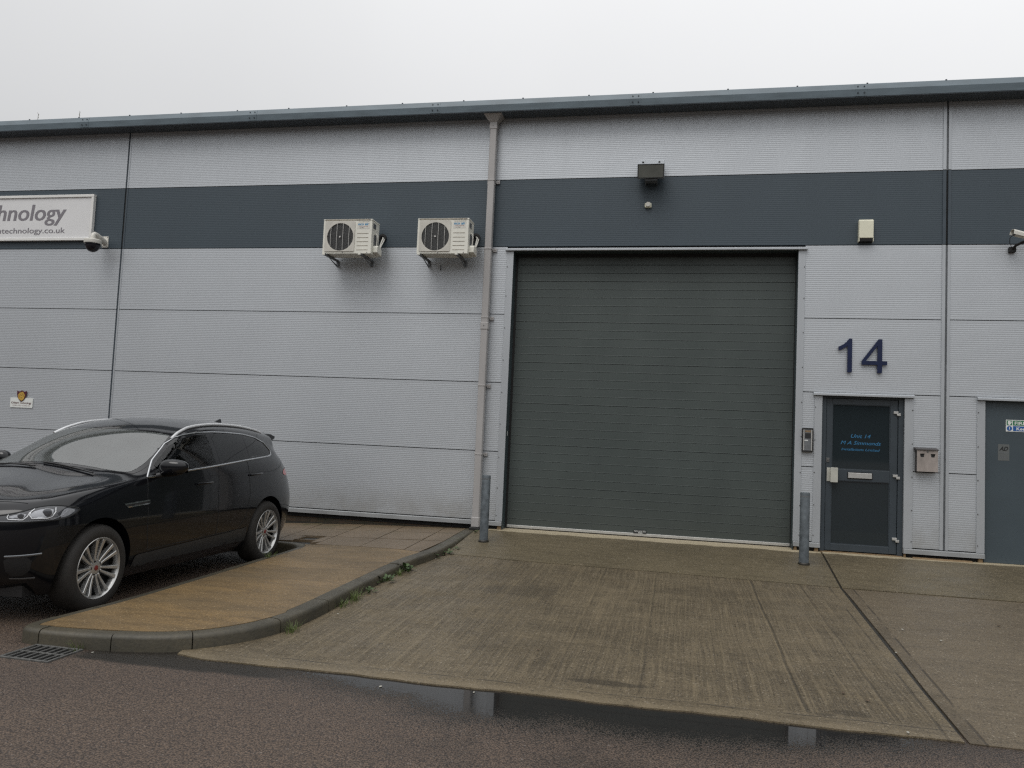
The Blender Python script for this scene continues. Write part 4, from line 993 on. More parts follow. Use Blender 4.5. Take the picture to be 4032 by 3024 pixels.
# weeds in the gutter of the kerb, and twigs in the eaves gutter
def weed(x, y, z, s, kind, label, group='weeds along the kerb foot', seed=0):
    rnd = random.Random(seed); mb = MB(); s *= 1.12
    n = int(52 * s ** .5) if kind == 'grass' else int(30 * s ** .5)
    for i in range(n):
        a = rnd.uniform(0, 2 * math.pi); r0 = rnd.uniform(0, .05) * s; bx, by = x + r0 * math.cos(a) * 1.2, y + r0 * math.sin(a) * 2.4
        if kind == 'grass':
            L_ = rnd.uniform(.05, .12) * s; lean = rnd.uniform(.15, .9); wdt = rnd.uniform(.002, .0035); c, sn = math.cos(a), math.sin(a); pts = []
            for k in range(4):
                u = k / 3; px = bx + c * lean * L_ * u * u; py = by + sn * lean * L_ * u * u; pz = z + L_ * u * (1 - .35 * lean * u); w2 = wdt * (1 - u * .9)
                pts += [(px - sn * w2, py + c * w2, pz), (px + sn * w2, py - c * w2, pz)]
            mb.cur = 0; mb.add(pts, [(0, 1, 3, 2), (2, 3, 5, 4), (4, 5, 7, 6)])
        else:
            L_ = rnd.uniform(.03, .075) * s; el = rnd.uniform(.15, 1.1); wdt = L_ * rnd.uniform(.2, .34); c, sn = math.cos(a), math.sin(a); hz = rnd.uniform(0, .045) * s; pts = []
            for u, w2 in ((0, .1), (.35, 1), (.7, .8), (1, .05)):
                px = bx + c * L_ * u * math.cos(el); py = by + sn * L_ * u * math.cos(el); pz = z + hz + L_ * u * math.sin(el) - .3 * L_ * u * u
                pts += [(px - sn * wdt * w2, py + c * wdt * w2, pz), (px + sn * wdt * w2, py - c * wdt * w2, pz)]
            mb.cur = 1; mb.add(pts, [(0, 1, 3, 2), (2, 3, 5, 4), (4, 5, 7, 6)])
    o = mb.build('weed', ['leaf2', 'leaf'], None, origin=(x, y, z)); tag(o, label, 'weed', group); return o
for i, (x, y, s, kd_, lb) in enumerate([
    (-2.89, -2.74, 1.15, 'leaf', 'largest leafy green weed midway along the kerb foot'), (-2.895, -2.98, .7, 'grass', 'thin grass tuft just in front of the largest leafy weed'),
    (-2.895, -3.38, .95, 'leaf', 'flat leafy weed between the largest weed and the grass tufts by the kerb'), (-2.875, -3.86, .7, 'leaf', 'small upright leafy weed beside a white scrap at the kerb'),
    (-2.885, -4.22, 1.05, 'grass', 'bushiest grass tuft at the kerb foot'), (-2.905, -4.46, .8, 'grass', 'spiky grass tuft just nearer than the bushiest one'),
    (-2.935, -5.36, .8, 'grass', 'lone grass tuft where the kerb begins to curve'), (-2.86, -1.84, .8, 'leaf', 'leafy weed where the kerb drops to the apron'),
    (-2.76, -1.60, .75, 'leaf', 'low weed at the corner of the apron joint'), (-2.72, -1.35, .5, 'leaf', 'tiny weed on the flush kerb below the downpipe'), (-2.74, -.33, .5, 'leaf', 'tiny mossy weed at the foot of the downpipe'),
    (-4.13, -6.225, .9, 'grass', 'grass growing between the drain grate and the kerb'), (-4.54, -2.78, .8, 'grass', 'dry grass beside the car rear wheel')]):
    zg = z_drive(x, y) if x > -4 else (ROAD if y < -5 else z_island(x, y))
    if x < -4.5: zg -= .02
    weed(x, y, zg, s, kd_, lb, seed=i + 3)
def twig(x, label, seed):
    rnd = random.Random(seed); mb = MB(); p = Vector((x, -.245, 6.09)); pts = [p.copy()]
    for k in range(5): p = p + Vector((rnd.uniform(-.004, .007), rnd.uniform(-.004, .004), .026)); pts.append(p.copy())
    mb.tube(pts, .0035, 5)
    for k in range(2, 6): mb.tube([pts[k], pts[k] + Vector((rnd.uniform(-.02, .02), 0, .018))], .0028, 5)
    tag(mb.build('roof_weed', 'stalk', None, origin=(x, -.245, 6.09)), label, 'weed', 'dry stalks in the roof gutter')
twig(-10.55, 'thin dry stalk standing in the roof gutter, the leftmost', 1); twig(-9.77, 'bushier dry stalk standing in the roof gutter above the white sign', 5)

# litter
def scrap(x, y, s, m, label, nm='litter_scrap', cat='litter', seed=1, group=None):
    rnd = random.Random(seed); n = 7; z = (z_drive(x, y) + .008 if y > -6.14 and x > -2.93 else ROAD + .003)
    pts = [(x + .5 * s * (.7 + rnd.random() * .5) * math.cos(2 * math.pi * i / n), y + s * .8 * (.7 + rnd.random() * .5) * math.sin(2 * math.pi * i / n)) for i in range(n)]
    tag(MB().prism_z(pts, z, z + .0025).build(nm, m, None, origin=(x, y, z)), label, cat, group)
gl = 'pale scraps and leaves lying about'
for i, (x, y, s, m, lb) in enumerate([(1.38, -6.11, .016, 'litter', 'white oval scrap at the bottom edge of the drive near the long joint'), (2.01, -3.52, .022, 'litter', 'pale scrap on the right slab, nearest the long joint'), (2.24, -3.80, .018, 'litter', 'yellowish scrap on the middle of the right slab'),
    (1.755, -4.33, .016, 'litter', 'small pale scrap lying in the long joint'), (2.914, -1.08, .014, 'litter', 'pale scrap on the apron under the wall ashtray'), (-1.23, -6.21, .014, 'litter', 'white scrap in the puddle by the drive edge'),
    (-1.83, -6.30, .018, 'litter', 'pale oval leaf floating in the puddle'), (-2.82, -4.74, .014, 'litter', 'white square scrap by the grass at the kerb'), (-2.80, -1.95, .014, 'litter', 'white scrap where the kerb drops'),
    (-2.78, -1.15, .011, 'litter', 'white speck beside the bollard base on the kerb side'), (-3.99, -6.27, .014, 'litter', 'white scrap right of the drain grate'), (.06, -1.62, .012, 'litter', 'white speck on the joint before the shutter'), (-2.16, -.72, .011, 'litter', 'white speck on the apron right of the bollard')]):
    scrap(x, y, s, m, lb, seed=i + 20, group=gl)
for i, (x, y, s, lb) in enumerate([(2.96, -3.03, .028, 'dark curled leaf on the right slab'), (-.985, -5.2, .02, 'dark leaf low on the left half of the drive'), (1.27, -5.6, .022, 'dark leaf near the bottom right of the drive'), (1.14, -5.49, .02, 'brown leaf just behind another near the bottom right of the drive')]):
    scrap(x, y, s, 'leaf_dry', lb, 'fallen_leaf', 'leaf', i + 50, 'dead leaves on the concrete')
# ------------------------------------------------------------------ the parked car (built nose along -y, its left flank towards +x)
CARX, CARY, CARZ = -5.76, -3.80, ROAD
car = thing('parked_car', (CARX, CARY, CARZ), 'glossy black five door SUV with silver wheels and roof rails in the bay', 'car')
def cw(p): return Vector((CARX + p[1], CARY - p[0], CARZ + p[2]))       # car x forward, y left, z up -> world
MT['paint'] = mat('black_car_paint', (.0045, .0048, .0062), .12, 0, coat=.6, spec=.15, rvar=.02, vscale=30)
MT['car_matte'] = mat('black_car_plastic', (.014, .014, .015), .5, 0, bump=.05, bscale=300)
MT['sill'] = mat('lower_sill_plastic', (.030, .031, .032), .42)
MT['chrome'] = mat('bright_chrome', (.62, .63, .64), .16, 1.0)
MT['rail'] = mat('satin_roof_rail', (.62, .63, .64), .35, .35)
MT['alloy'] = mat('silver_alloy', (.50, .50, .49), .3, .75, .06, 20)
MT['alloy_dark'] = mat('dark_barrel', (.03, .03, .03), .5, .5)
MT['tyre'] = mat('brown_dusty_tyre', (.016, .014, .012), .75, 0, .25, 20, bump=.1, bscale=200)
MT['frit'] = mat('glass_frit', (.006, .006, .007), .08, spec=.5)
MT['lamp_dark'] = mat('headlamp_dark', (.045, .047, .052), .12, .3, coat=1.0)
MT['lamp_grey'] = mat('headlamp_reflector', (.34, .35, .37), .25, .5, coat=1.0)
MT['lamp_lens'] = mat('headlamp_lens', (.07, .075, .085), .05, .2, coat=1.0)
MT['dark_chrome'] = mat('dark_chrome', (.20, .21, .22), .25, .9)
MT['lamp_white'] = mat('headlamp_strip', (.72, .74, .76), .25, .1)
MT['tail_red'] = mat('tail_lamp_red', (.50, .03, .025), .15, coat=1.0)
MT['seat'] = mat('dark_seat', (.035, .034, .033), .6)
MT['cap_red'] = mat('wheel_cap_red', (.16, .02, .018), .4)
MT['priv_glass'] = mat('privacy_glass', (.004, .0045, .005), .03, spec=.5)
def glass_mat(name, tint, ior, mist_sheen=0):
    m, nt, N, L, P = new_mat(name); N.remove(P); out = N['Material Output']
    tr = N.new('ShaderNodeBsdfTransparent'); tr.inputs[0].default_value = (*tint, 1)
    gl = N.new('ShaderNodeBsdfGlossy'); gl.inputs['Roughness'].default_value = .02
    fr = N.new('ShaderNodeFresnel'); fr.inputs['IOR'].default_value = ior
    ge = N.new('ShaderNodeNewGeometry'); no = N.new('ShaderNodeTexNoise'); no.inputs['Scale'].default_value = 26; no.inputs['Detail'].default_value = 6; L.new(ge.outputs['Position'], no.inputs['Vector'])
    vo = N.new('ShaderNodeTexVoronoi'); vo.inputs['Scale'].default_value = 75; L.new(ge.outputs['Position'], vo.inputs['Vector'])
    mr = N.new('ShaderNodeMapRange'); mr.inputs[1].default_value = .22; mr.inputs[2].default_value = .14; L.new(vo.outputs['Distance'], mr.inputs[0])
    ad = N.new('ShaderNodeMath'); ad.operation = 'MULTIPLY'; L.new(mr.outputs[0], ad.inputs[0]); L.new(no.outputs['Fac'], ad.inputs[1])
    bu = N.new('ShaderNodeBump'); bu.inputs['Strength'].default_value = .25; bu.inputs['Distance'].default_value = .004; L.new(ad.outputs[0], bu.inputs['Height'])
    L.new(bu.outputs[0], gl.inputs['Normal'])
    src = tr.outputs[0]
    if mist_sheen:      # rain beads, plus a pale diffuse haze added to brighten the screen
        df = N.new('ShaderNodeBsdfDiffuse'); df.inputs[0].default_value = (.50, .54, .52, 1)
        big = N.new('ShaderNodeTexNoise'); big.inputs['Scale'].default_value = 5; big.inputs['Detail'].default_value = 7; L.new(ge.outputs['Position'], big.inputs['Vector'])
        mrm = N.new('ShaderNodeMapRange'); mrm.inputs[1].default_value = .3; mrm.inputs[2].default_value = .7; mrm.inputs[3].default_value = mist_sheen * .85; mrm.inputs[4].default_value = mist_sheen * 1.1; L.new(big.outputs['Fac'], mrm.inputs[0])
        m0 = N.new('ShaderNodeMixShader'); L.new(mrm.outputs[0], m0.inputs[0]); L.new(tr.outputs[0], m0.inputs[1]); L.new(df.outputs[0], m0.inputs[2]); src = m0.outputs[0]
    mx = N.new('ShaderNodeMixShader'); L.new(fr.outputs[0], mx.inputs[0]); L.new(src, mx.inputs[1]); L.new(gl.outputs[0], mx.inputs[2]); L.new(mx.outputs[0], out.inputs[0])
    return m
MT['ws_glass'] = glass_mat('wet_windscreen_glass', (.42, .52, .47), 2.5, .12)
MT['side_glass'] = glass_mat('green_side_glass', (.30, .36, .33), 1.5)

# ---- control cage: seven rows round the flanks and nose, cross lines over bonnet and roof
c3 = [(2.30, 0), (2.285, .34), (2.235, .63), (2.12, .825), (1.96, .915), (1.80, .948), (1.44, .968), (1.02, .958), (.55, .948), (0, .948), (-.5, .948), (-1.0, .957), (-1.44, .972), (-1.85, .952), (-2.15, .885), (-2.30, .765), (-2.37, .52), (-2.40, .27), (-2.41, 0)]
r6 = [(2.165, 0, .965), (2.155, .31, .965), (2.115, .58, .96), (2.03, .745, .962), (1.92, .825, .975), (1.77, .862, 1.0), (1.44, .878, 1.045), (1.02, .893, 1.088), (.58, .90, 1.128), (0, .905, 1.17), (-.5, .90, 1.205), (-1.0, .882, 1.24), (-1.44, .85, 1.275), (-1.86, .80, 1.275), (-2.10, .74, 1.21), (-2.20, .63, 1.20), (-2.25, .43, 1.20), (-2.265, .22, 1.20), (-2.27, 0, 1.20)]
A_, B_ = 4, 14
rows = []
zr = [.20, .27, .42, .66, .85]
yf_ = [.86, .925, .972, 1.0, .99]
nose = {0: 1, 1: 1, 2: 1, 3: .8, 4: .45, 5: .12}; tail = {13: .08, 14: .35, 15: .75, 16: 1, 17: 1, 18: 1}
ndx = [-.24, -.13, -.035, 0, -.015, -.06]; tdx = [.26, .20, .05, -.02, .01, .09]
for i, (x, y) in enumerate(c3):
    col = []
    for r in range(5):
        xx = x + ndx[r] * nose.get(i, 0) + tdx[r] * tail.get(i, 0); col.append(Vector((xx, y * yf_[r], zr[r] + (.06 if r < 2 and i in (0, 1, 2, 3, 15, 16, 17, 18) else 0))))
    p6 = Vector(r6[i]); z5 = p6.z - (.06 if i < 5 else .085 if i < 8 else .10)
    x5 = x + ndx[5] * nose.get(i, 0) + tdx[5] * tail.get(i, 0)
    if nose.get(i, 0) > .3 or tail.get(i, 0) > .3: x5 = .35 * x5 + .65 * (p6.x + (.075 if i < 6 else -.06))
    col.append(Vector((x5, min(y * .972, p6.y + .055), z5))); col.append(p6)
    rows.append(col)
# cross lines, side (k=0) to centre (k=4)
X = {
 5: [None, (1.80, .70, 1.025), (1.85, .50, 1.02), (1.89, .27, 1.035), (1.90, 0, 1.045)],
 6: [None, (1.44, .735, 1.085), (1.46, .52, 1.078), (1.48, .27, 1.098), (1.49, 0, 1.108)],
 7: [None, (.98, .80, 1.122), (1.00, .57, 1.138), (1.035, .28, 1.158), (1.05, 0, 1.166)],
 8: [None, (.555, .848, 1.238), (.46, .772, 1.36), (.525, .36, 1.438), (.545, 0, 1.452)],
 9: [None, (0, .835, 1.37), (-.01, .705, 1.560), (.02, .36, 1.636), (.03, 0, 1.648)],
 10: [None, (-.5, .825, 1.40), (-.5, .70, 1.618), (-.5, .36, 1.683), (-.5, 0, 1.692)],
 11: [None, (-1.0, .815, 1.425), (-1.0, .69, 1.615), (-1.0, .36, 1.678), (-1.0, 0, 1.688)],
 12: [None, (-1.44, .79, 1.43), (-1.44, .675, 1.592), (-1.46, .36, 1.655), (-1.47, 0, 1.665)],
 13: [None, (-1.88, .745, 1.405), (-1.95, .635, 1.525), (-2.06, .36, 1.592), (-2.09, 0, 1.60)],
}
cage = []; idx = {}
def vid(key, p):
    if key not in idx: idx[key] = len(cage); cage.append(p)
    return idx[key]
def sv(i, r, s):
    p = rows[i][r]; mid = i in (0, 18)
    return vid(('s', i, r, 0 if mid else s), Vector((p.x, 0 if mid else p.y * s, p.z)))
def tv(j, k, s):
    if j == A_: return sv(A_ - k, 6, s)
    if j == B_: return sv(B_ + k, 6, s)
    if k == 0: return sv(j, 6, s)
    p = X[j][k]; return vid(('t', j, k, 0 if k == 4 else s), Vector((p[0], p[1] * s, p[2])))
faces = []
for s in (1, -1):
    fl = (lambda f: tuple(f)) if s == 1 else (lambda f: tuple(reversed(f)))
    for i in range(18):
        for r in range(6): faces.append(fl([sv(i, r, s), sv(i, r + 1, s), sv(i + 1, r + 1, s), sv(i + 1, r, s)]))
    for j in range(A_, B_):
        for k in range(4): faces.append(fl([tv(j, k, s), tv(j, k + 1, s), tv(j + 1, k + 1, s), tv(j + 1, k, s)]))
for i in range(A_, B_): faces.append((sv(i, 0, 1), sv(i + 1, 0, 1), sv(i + 1, 0, -1), sv(i, 0, -1)))
faces.append(tuple([sv(i, 0, 1) for i in range(0, A_ + 1)] + [sv(i, 0, -1) for i in range(A_, 0, -1)]))
faces.append(tuple([sv(i, 0, 1) for i in range(B_, 19)] + [sv(i, 0, -1) for i in range(17, B_ - 1, -1)]))
me = D.meshes.new('cage'); me.from_pydata(cage, [], faces)
bm = bmesh.new(); bm.from_mesh(me); bmesh.ops.recalc_face_normals(bm, faces=bm.faces)
cl = bm.edges.layers.float.new('crease_edge')
inv = {v: k for k, v in idx.items()}
bm.verts.ensure_lookup_table()
for e in bm.edges:
    a, b = inv[e.verts[0].index], inv[e.verts[1].index]
    if a[0] == b[0] == 's' and a[2] == b[2]:
        if a[2] == 6: e[cl] = .35 if min(a[1], b[1]) < 7 else .5
        if a[2] == 0: e[cl] = .5
    if a[0] == b[0] == 't' and a[2] == b[2] == 2 and 7 < min(a[1], b[1]) < 13: e[cl] = .3
    if a[0] == b[0] == 't' and a[1] == b[1] == 13: e[cl] = .6
bm.to_mesh(me); bm.free()
ob = D.objects.new('cage', me); COL.objects.link(ob)
sb = ob.modifiers.new('s', 'SUBSURF'); sb.levels = sb.render_levels = 4
bl = MB()
for sx in (1.437, -1.437):
    for sy in (1, -1): bl.cyl((sx, sy * .60, .375), (sx, sy * 1.2, .375), .425, 56)
cutter = bl.build('cutter', 'paint', fix=True)
dg = bpy.context.evaluated_depsgraph_get()
full = D.meshes.new_from_object(ob.evaluated_get(dg))                  # uncut skin: used to lay panels and lamps on
bmf = bmesh.new(); bmf.from_mesh(full); SKIN = BVHTree.FromBMesh(bmf)
bo = ob.modifiers.new('b', 'BOOLEAN'); bo.object = cutter; bo.operation = 'DIFFERENCE'; bo.solver = 'EXACT'
dg = bpy.context.evaluated_depsgraph_get(); dg.update()
body_me = D.meshes.new_from_object(ob.evaluated_get(dg))
D.objects.remove(ob); D.objects.remove(cutter)

def on_skin(p, d, off):
    """slide p along d on to the body skin; returns the point lifted by off along the normal"""
    h, n, i, dist = SKIN.ray_cast(Vector(p), Vector(d))
    if h is None:
        h, n, i, dist = SKIN.find_nearest(Vector(p) + Vector(d) * 1.2)
    if n.dot(Vector(d)) > 0: n = -n
    return h + n * off, n
def frame_side(s=1): return (lambda a, b: (a, 2.0 * s, b)), (0, -s, 0)
def frame_dir(ang):
    """looking along a horizontal direction turned ang degrees from the nose towards the left flank; a runs across (towards +left), b is height"""
    d = Vector((-math.cos(R(ang)), -math.sin(R(ang)), 0)); u = Vector((-math.sin(R(ang)), math.cos(R(ang)), 0))
    return (lambda a, b: tuple(Vector((0, 0, 0)) - d * 4 + u * a + Vector((0, 0, b)))), tuple(d)
def frame_top(): return (lambda a, b: (a, b, 3.0)), (0, 0, -1)
def smooth_loop(p, it=2):
    p = [Vector(q) for q in p]
    for _ in range(it):
        q = []
        for a, b in zip(p, p[1:] + p[:1]): q += [a.lerp(b, .25), a.lerp(b, .75)]
        p = q
    return [tuple(v) for v in p]
def dense(loop, step):
    out = []
    for a, b in zip(loop, loop[1:] + loop[:1]):
        a, b = Vector(a), Vector(b); n = max(1, int((b - a).length / step)); out += [tuple(a.lerp(b, i / n)) for i in range(n)]
    return out
def patch(name, outer, fr, m, off, holes=(), step=.035, parent=None, thick=0.0, mirror=False):
    pos, d = fr
    V, T = cdt(dense(outer, step), [dense(h, step) for h in holes], step)
    P = [on_skin(pos(*v), d, off)[0] for v in V]
    mb = MB(); mb.add([cw(p) for p in P], T)
    if mirror: mb.add([cw((p.x, -p.y, p.z)) for p in P], [t[::-1] for t in T])
    bm_ = None
    o = mb.build(name, m, parent or car, smooth=True)
    # make the faces look outwards
    me_ = o.data; bmx = bmesh.new(); bmx.from_mesh(me_)
    for f in bmx.faces:
        c = f.calc_center_median(); w_ = Vector((CARX, CARY, CARZ + .75)) - ORG[o.name]
        if f.normal.dot(c - w_) < 0: f.normal_flip()
    bmx.to_mesh(me_); bmx.free()
    return o
def strip(name, pts, fr, m, w, h, off, parent=None, closed=False, mirror=False, n=6):
    pos, d = fr
    if closed: pts = list(pts) + [pts[0]]
    P = []; NN = []
    q = [Vector(p) for p in pts]; fine = []
    for a, b in zip(q, q[1:]):
        k = max(1, int((b - a).length / .03)); fine += [a.lerp(b, i / k) for i in range(k)]
    fine.append(q[-1])
    for v in fine:
        p, nn = on_skin(pos(v.x, v.y), d, off); P.append(p); NN.append(nn)
    mb = MB()
    for s in ((1, -1) if mirror else (1,)):
        pts3 = [cw((p.x, p.y * s, p.z)) for p in P]; ns = [(cw((n_.x, n_.y * s, n_.z)) - cw((0, 0, 0))) for n_ in NN]
        rings = []
        for i, p in enumerate(pts3):
            t = (pts3[min(i + 1, len(pts3) - 1)] - pts3[max(i - 1, 0)]).normalized(); a = t.cross(ns[i]).normalized(); b = a.cross(t)
            rings.append([p + a * (w * math.cos(2 * math.pi * k / n)) + b * (h * math.sin(2 * math.pi * k / n)) for k in range(n)])
        vs = [v for r in rings for v in r]; M_ = len(rings)
        fs = [(i * n + k, i * n + (k + 1) % n, (i + 1) * n + (k + 1) % n, (i + 1) * n + k) for i in range(M_ - 1) for k in range(n)] + [tuple(range(n - 1, -1, -1)), tuple((M_ - 1) * n + k for k in range(n))]
        mb.add(vs, fs)
    return (mb.build_each(name, m, parent or car, smooth=60, fix=True) if mirror else mb.build(name, m, parent or car, smooth=60, fix=True))

# ---- outlines (side view: x, z)
SIDE_L = [(.80, 1.112), (.592, 1.262), (.315, 1.418), (.15, 1.482), (.02, 1.510), (-.17, 1.535), (-.44, 1.548), (-.77, 1.545), (-1.10, 1.53), (-1.36, 1.495), (-1.54, 1.435), (-1.66, 1.335), (-1.655, 1.288), (-1.57, 1.272), (-.98, 1.238), (-.25, 1.185), (.16, 1.158), (.58, 1.126)]
side_outline = dense(SIDE_L, .06)
def clip_x(loop, lo, hi):
    def half(p, f, inter):
        out = []
        for a, b in zip(p, p[1:] + p[:1]):
            if f(a): out.append(a)
            if f(a) != f(b): out.append(inter(a, b))
        return out
    def cut(v): return lambda a, b: (v, a[1] + (b[1] - a[1]) * (v - a[0]) / (b[0] - a[0]))
    p = half(loop, lambda q: q[0] > lo, cut(lo)); return half(p, lambda q: q[0] < hi, cut(hi))
def shrink(loop, d):
    c = [Vector(p) for p in loop]; out = []; n = len(c)
    ar = sum(c[i].x * c[(i + 1) % n].y - c[(i + 1) % n].x * c[i].y for i in range(n)); sg = 1 if ar > 0 else -1
    for i in range(n):
        t = (c[(i + 1) % n] - c[i - 1]).normalized(); out.append(tuple(c[i] + Vector((-t.y, t.x)) * d * sg))
    return out
front_win = clip_x(shrink(SIDE_L, .022), -.335, .62); rear_win = clip_x(shrink(SIDE_L, .022), -1.01, -.41); quart_win = clip_x(shrink(SIDE_L, .022), -1.62, -1.06)
# ---- body shell with window openings
bm = bmesh.new(); bm.from_mesh(body_me)
WS = [(.985, -.66), (1.01, -.30), (1.02, 0), (1.01, .30), (.985, .66), (.94, .77), (.86, .805), (.60, .782), (.30, .722), (.135, .672), (.125, .61), (.225, .30), (.265, 0), (.225, -.30), (.125, -.61), (.135, -.672), (.30, -.722), (.60, -.782), (.86, -.805), (.94, -.77)]
kill = []
for f in bm.faces:
    c = f.calc_center_median()
    if c.z > 1.05:
        if abs(f.normal.y) > .55 and c.z < 1.62 and inside((c.x, c.z), shrink(front_win, .018)): kill.append(f)
        elif f.normal.z > .3 and f.normal.x > .2 and inside((c.x, c.y), shrink(WS, .065)): kill.append(f)
bmesh.ops.delete(bm, geom=kill, context='FACES')
for v in bm.verts: v.co = cw(v.co) - Vector((CARX, CARY, CARZ))
bmesh.ops.recalc_face_normals(bm, faces=bm.faces)
bm.to_mesh(body_me); bm.free()
body_me.materials.clear(); body_me.materials.append(MT['paint'])
body_me.polygons.foreach_set('use_smooth', [True] * len(body_me.polygons)); body_me.set_sharp_from_angle(angle=R(38))
BODY = D.objects.new('body', body_me); COL.objects.link(BODY); BODY.parent = car; ORG[BODY.name] = Vector((CARX, CARY, CARZ))

# ---- glazing
top = frame_top()
WSG = smooth_loop(WS, 1)
patch('windscreen', shrink(WSG, .028), top, 'ws_glass', .004)
patch('windscreen_border', shrink(WSG, -.012), top, 'frit', .0025, [shrink(WSG, .086)])
for s, nm in ((1, 'side_window'), (-1, 'side_window')):
    fs_ = frame_side(s)
    patch(nm, front_win, fs_, 'side_glass', .003)
    patch('rear_door_window', rear_win, fs_, 'priv_glass', .003); patch('quarter_window', quart_win, fs_, 'priv_glass', .003)
    patch('window_surround', SIDE_L, fs_, 'frit', .002, [shrink(front_win, .034), shrink(rear_win, .002), shrink(quart_win, .002)])
    strip('window_chrome', SIDE_L if s > 0 else shrink(SIDE_L, .02), fs_, 'chrome', .0085 if s > 0 else .006, .006 if s > 0 else .003, .006 if s > 0 else .003, closed=True)
# ---- shut lines, sills
sl = frame_side(1)
SE = MB()
door_f = [(.80, 1.10), (.815, .95), (.80, .6), (.76, .43)]
def seam(pts, fr, w=.0035, mirror=True): return strip('shut_line', pts, fr, 'gap', w, .0015, .0012, parent=BODY, mirror=mirror)
seam([(.80, 1.105), (.83, .95), (.82, .62), (.77, .44)], sl); seam([(-.375, 1.19), (-.36, .9), (-.37, .45)], sl); seam([(-.98, 1.235), (-.99, 1.05), (-1.0, .85), (-.93, .6), (-.80, .46)], sl)
seam([(.77, .44), (-.80, .465)], sl)
seam([(1.06, .86), (1.4, .845), (1.72, .815), (1.93, .77)], top, .004); seam([(2.035, .74), (2.11, .5), (2.15, .25), (2.16, 0)], top, .005)
for s in (1, -1): patch('sill_cover', [(.96, .30), (.94, .40), (.90, .415), (-.65, .455), (-.98, .475), (-1.0, .32)], frame_side(s), 'sill', .006)
# ---- lamps
F45 = frame_dir(45); F45R = (lambda a, b: (lambda p: (p[0], -p[1], p[2]))(F45[0](a, b)), (F45[1][0], -F45[1][1], 0))
HL = [(-1.235, .822), (-1.093, .811), (-.911, .817), (-.72, .822), (-.64, .832), (-.578, .858), (-.526, .897), (-.624, .921), (-.726, .936), (-.824, .931), (-.885, .915), (-.962, .89), (-1.097, .862), (-1.235, .846)]
DR1 = [(-1.04, .870), (-1.048, .850), (-1.041, .836), (-.945, .832), (-.915, .858), (-.900, .888)]
DR2 = [(-.868, .912), (-.893, .893), (-.902, .868), (-.886, .842), (-.775, .840), (-.745, .852), (-.722, .885), (-.722, .918)]
for fr_, s in ((F45, 1), (F45R, -1)):
    hl = patch('headlight', smooth_loop(HL, 1), fr_, 'lamp_dark', .003, step=.022)
    strip('lamp_edge', smooth_loop(HL, 1), fr_, 'gap', .006, .003, .004, hl, closed=True)
    patch('reflector', smooth_loop([(-.905, .868), (-.885, .846), (-.775, .844), (-.742, .868), (-.735, .915), (-.86, .905)], 1), fr_, 'lamp_grey', .0045, step=.02, parent=hl)
    patch('reflector', smooth_loop([(-1.035, .845), (-1.035, .862), (-.915, .885), (-.945, .838)], 1), fr_, 'lamp_grey', .0045, step=.02, parent=hl)
    patch('side_reflector', smooth_loop([(-.695, .838), (-.63, .846), (-.565, .89), (-.63, .909), (-.665, .9)], 1), fr_, 'lamp_grey', .0045, step=.02, parent=hl)
    for nm, L_ in (('light_strip', DR1), ('light_strip', DR2)): strip(nm, L_, fr_, 'lamp_white', .0034, .003, .006, hl)
    strip('lower_chrome', [(-1.22, .818), (-.911, .823), (-.735, .83), (-.66, .862), (-.63, .893)], fr_, 'lamp_grey', .0022, .003, .005, hl)
    for ca, cb, r_ in ((-.961, .865, .024), (-.781, .883, .037)):
        p, n_ = on_skin(fr_[0](ca, cb), fr_[1], .0); dd = -Vector(fr_[1]); mb = MB(); P0 = cw(p) ; D0 = (cw(dd) - cw((0, 0, 0))).normalized()
        mb.cyl(P0 - D0 * .01, P0 + D0 * .012, r_, 26, r_ * .96); mb.build('lens_ring', 'lamp_grey', hl, .001, smooth=30)
        MB().cyl(P0 + D0 * .0125, P0 + D0 * .0165, r_ * .86, 26, r_ * .6).build('lens', 'lamp_lens', hl, smooth=30)
# nose: slats, lower trim, grille
for fr_ in (F45, F45R):
    strip('bumper_slat', [(-1.047, .548), (-.95, .553), (-.85, .559), (-.797, .563)], fr_, 'dark_chrome', .009, .004, .003)
    strip('bumper_slat', [(-1.0, .372), (-.90, .37), (-.83, .372)], fr_, 'dark_chrome', .009, .004, .004)
    patch('air_intake', smooth_loop([(-1.06, .56), (-.86, .55), (-.87, .40), (-1.02, .385)], 1), fr_, 'car_matte', .002, step=.03)
FF = frame_dir(0)
gr = patch('grille', smooth_loop([(-.50, .80), (.50, .80), (.44, .60), (.28, .50), (-.28, .50), (-.44, .60)], 1), FF, 'car_matte', .004)
strip('grille_chrome', smooth_loop([(-.50, .80), (.50, .80), (.44, .60), (.28, .50), (-.28, .50), (-.44, .60)], 1), FF, 'chrome', .009, .006, .006, gr, closed=True)
patch('number_plate', [(-.26, .47), (.26, .47), (.26, .36), (-.26, .36)], FF, 'white', .012)
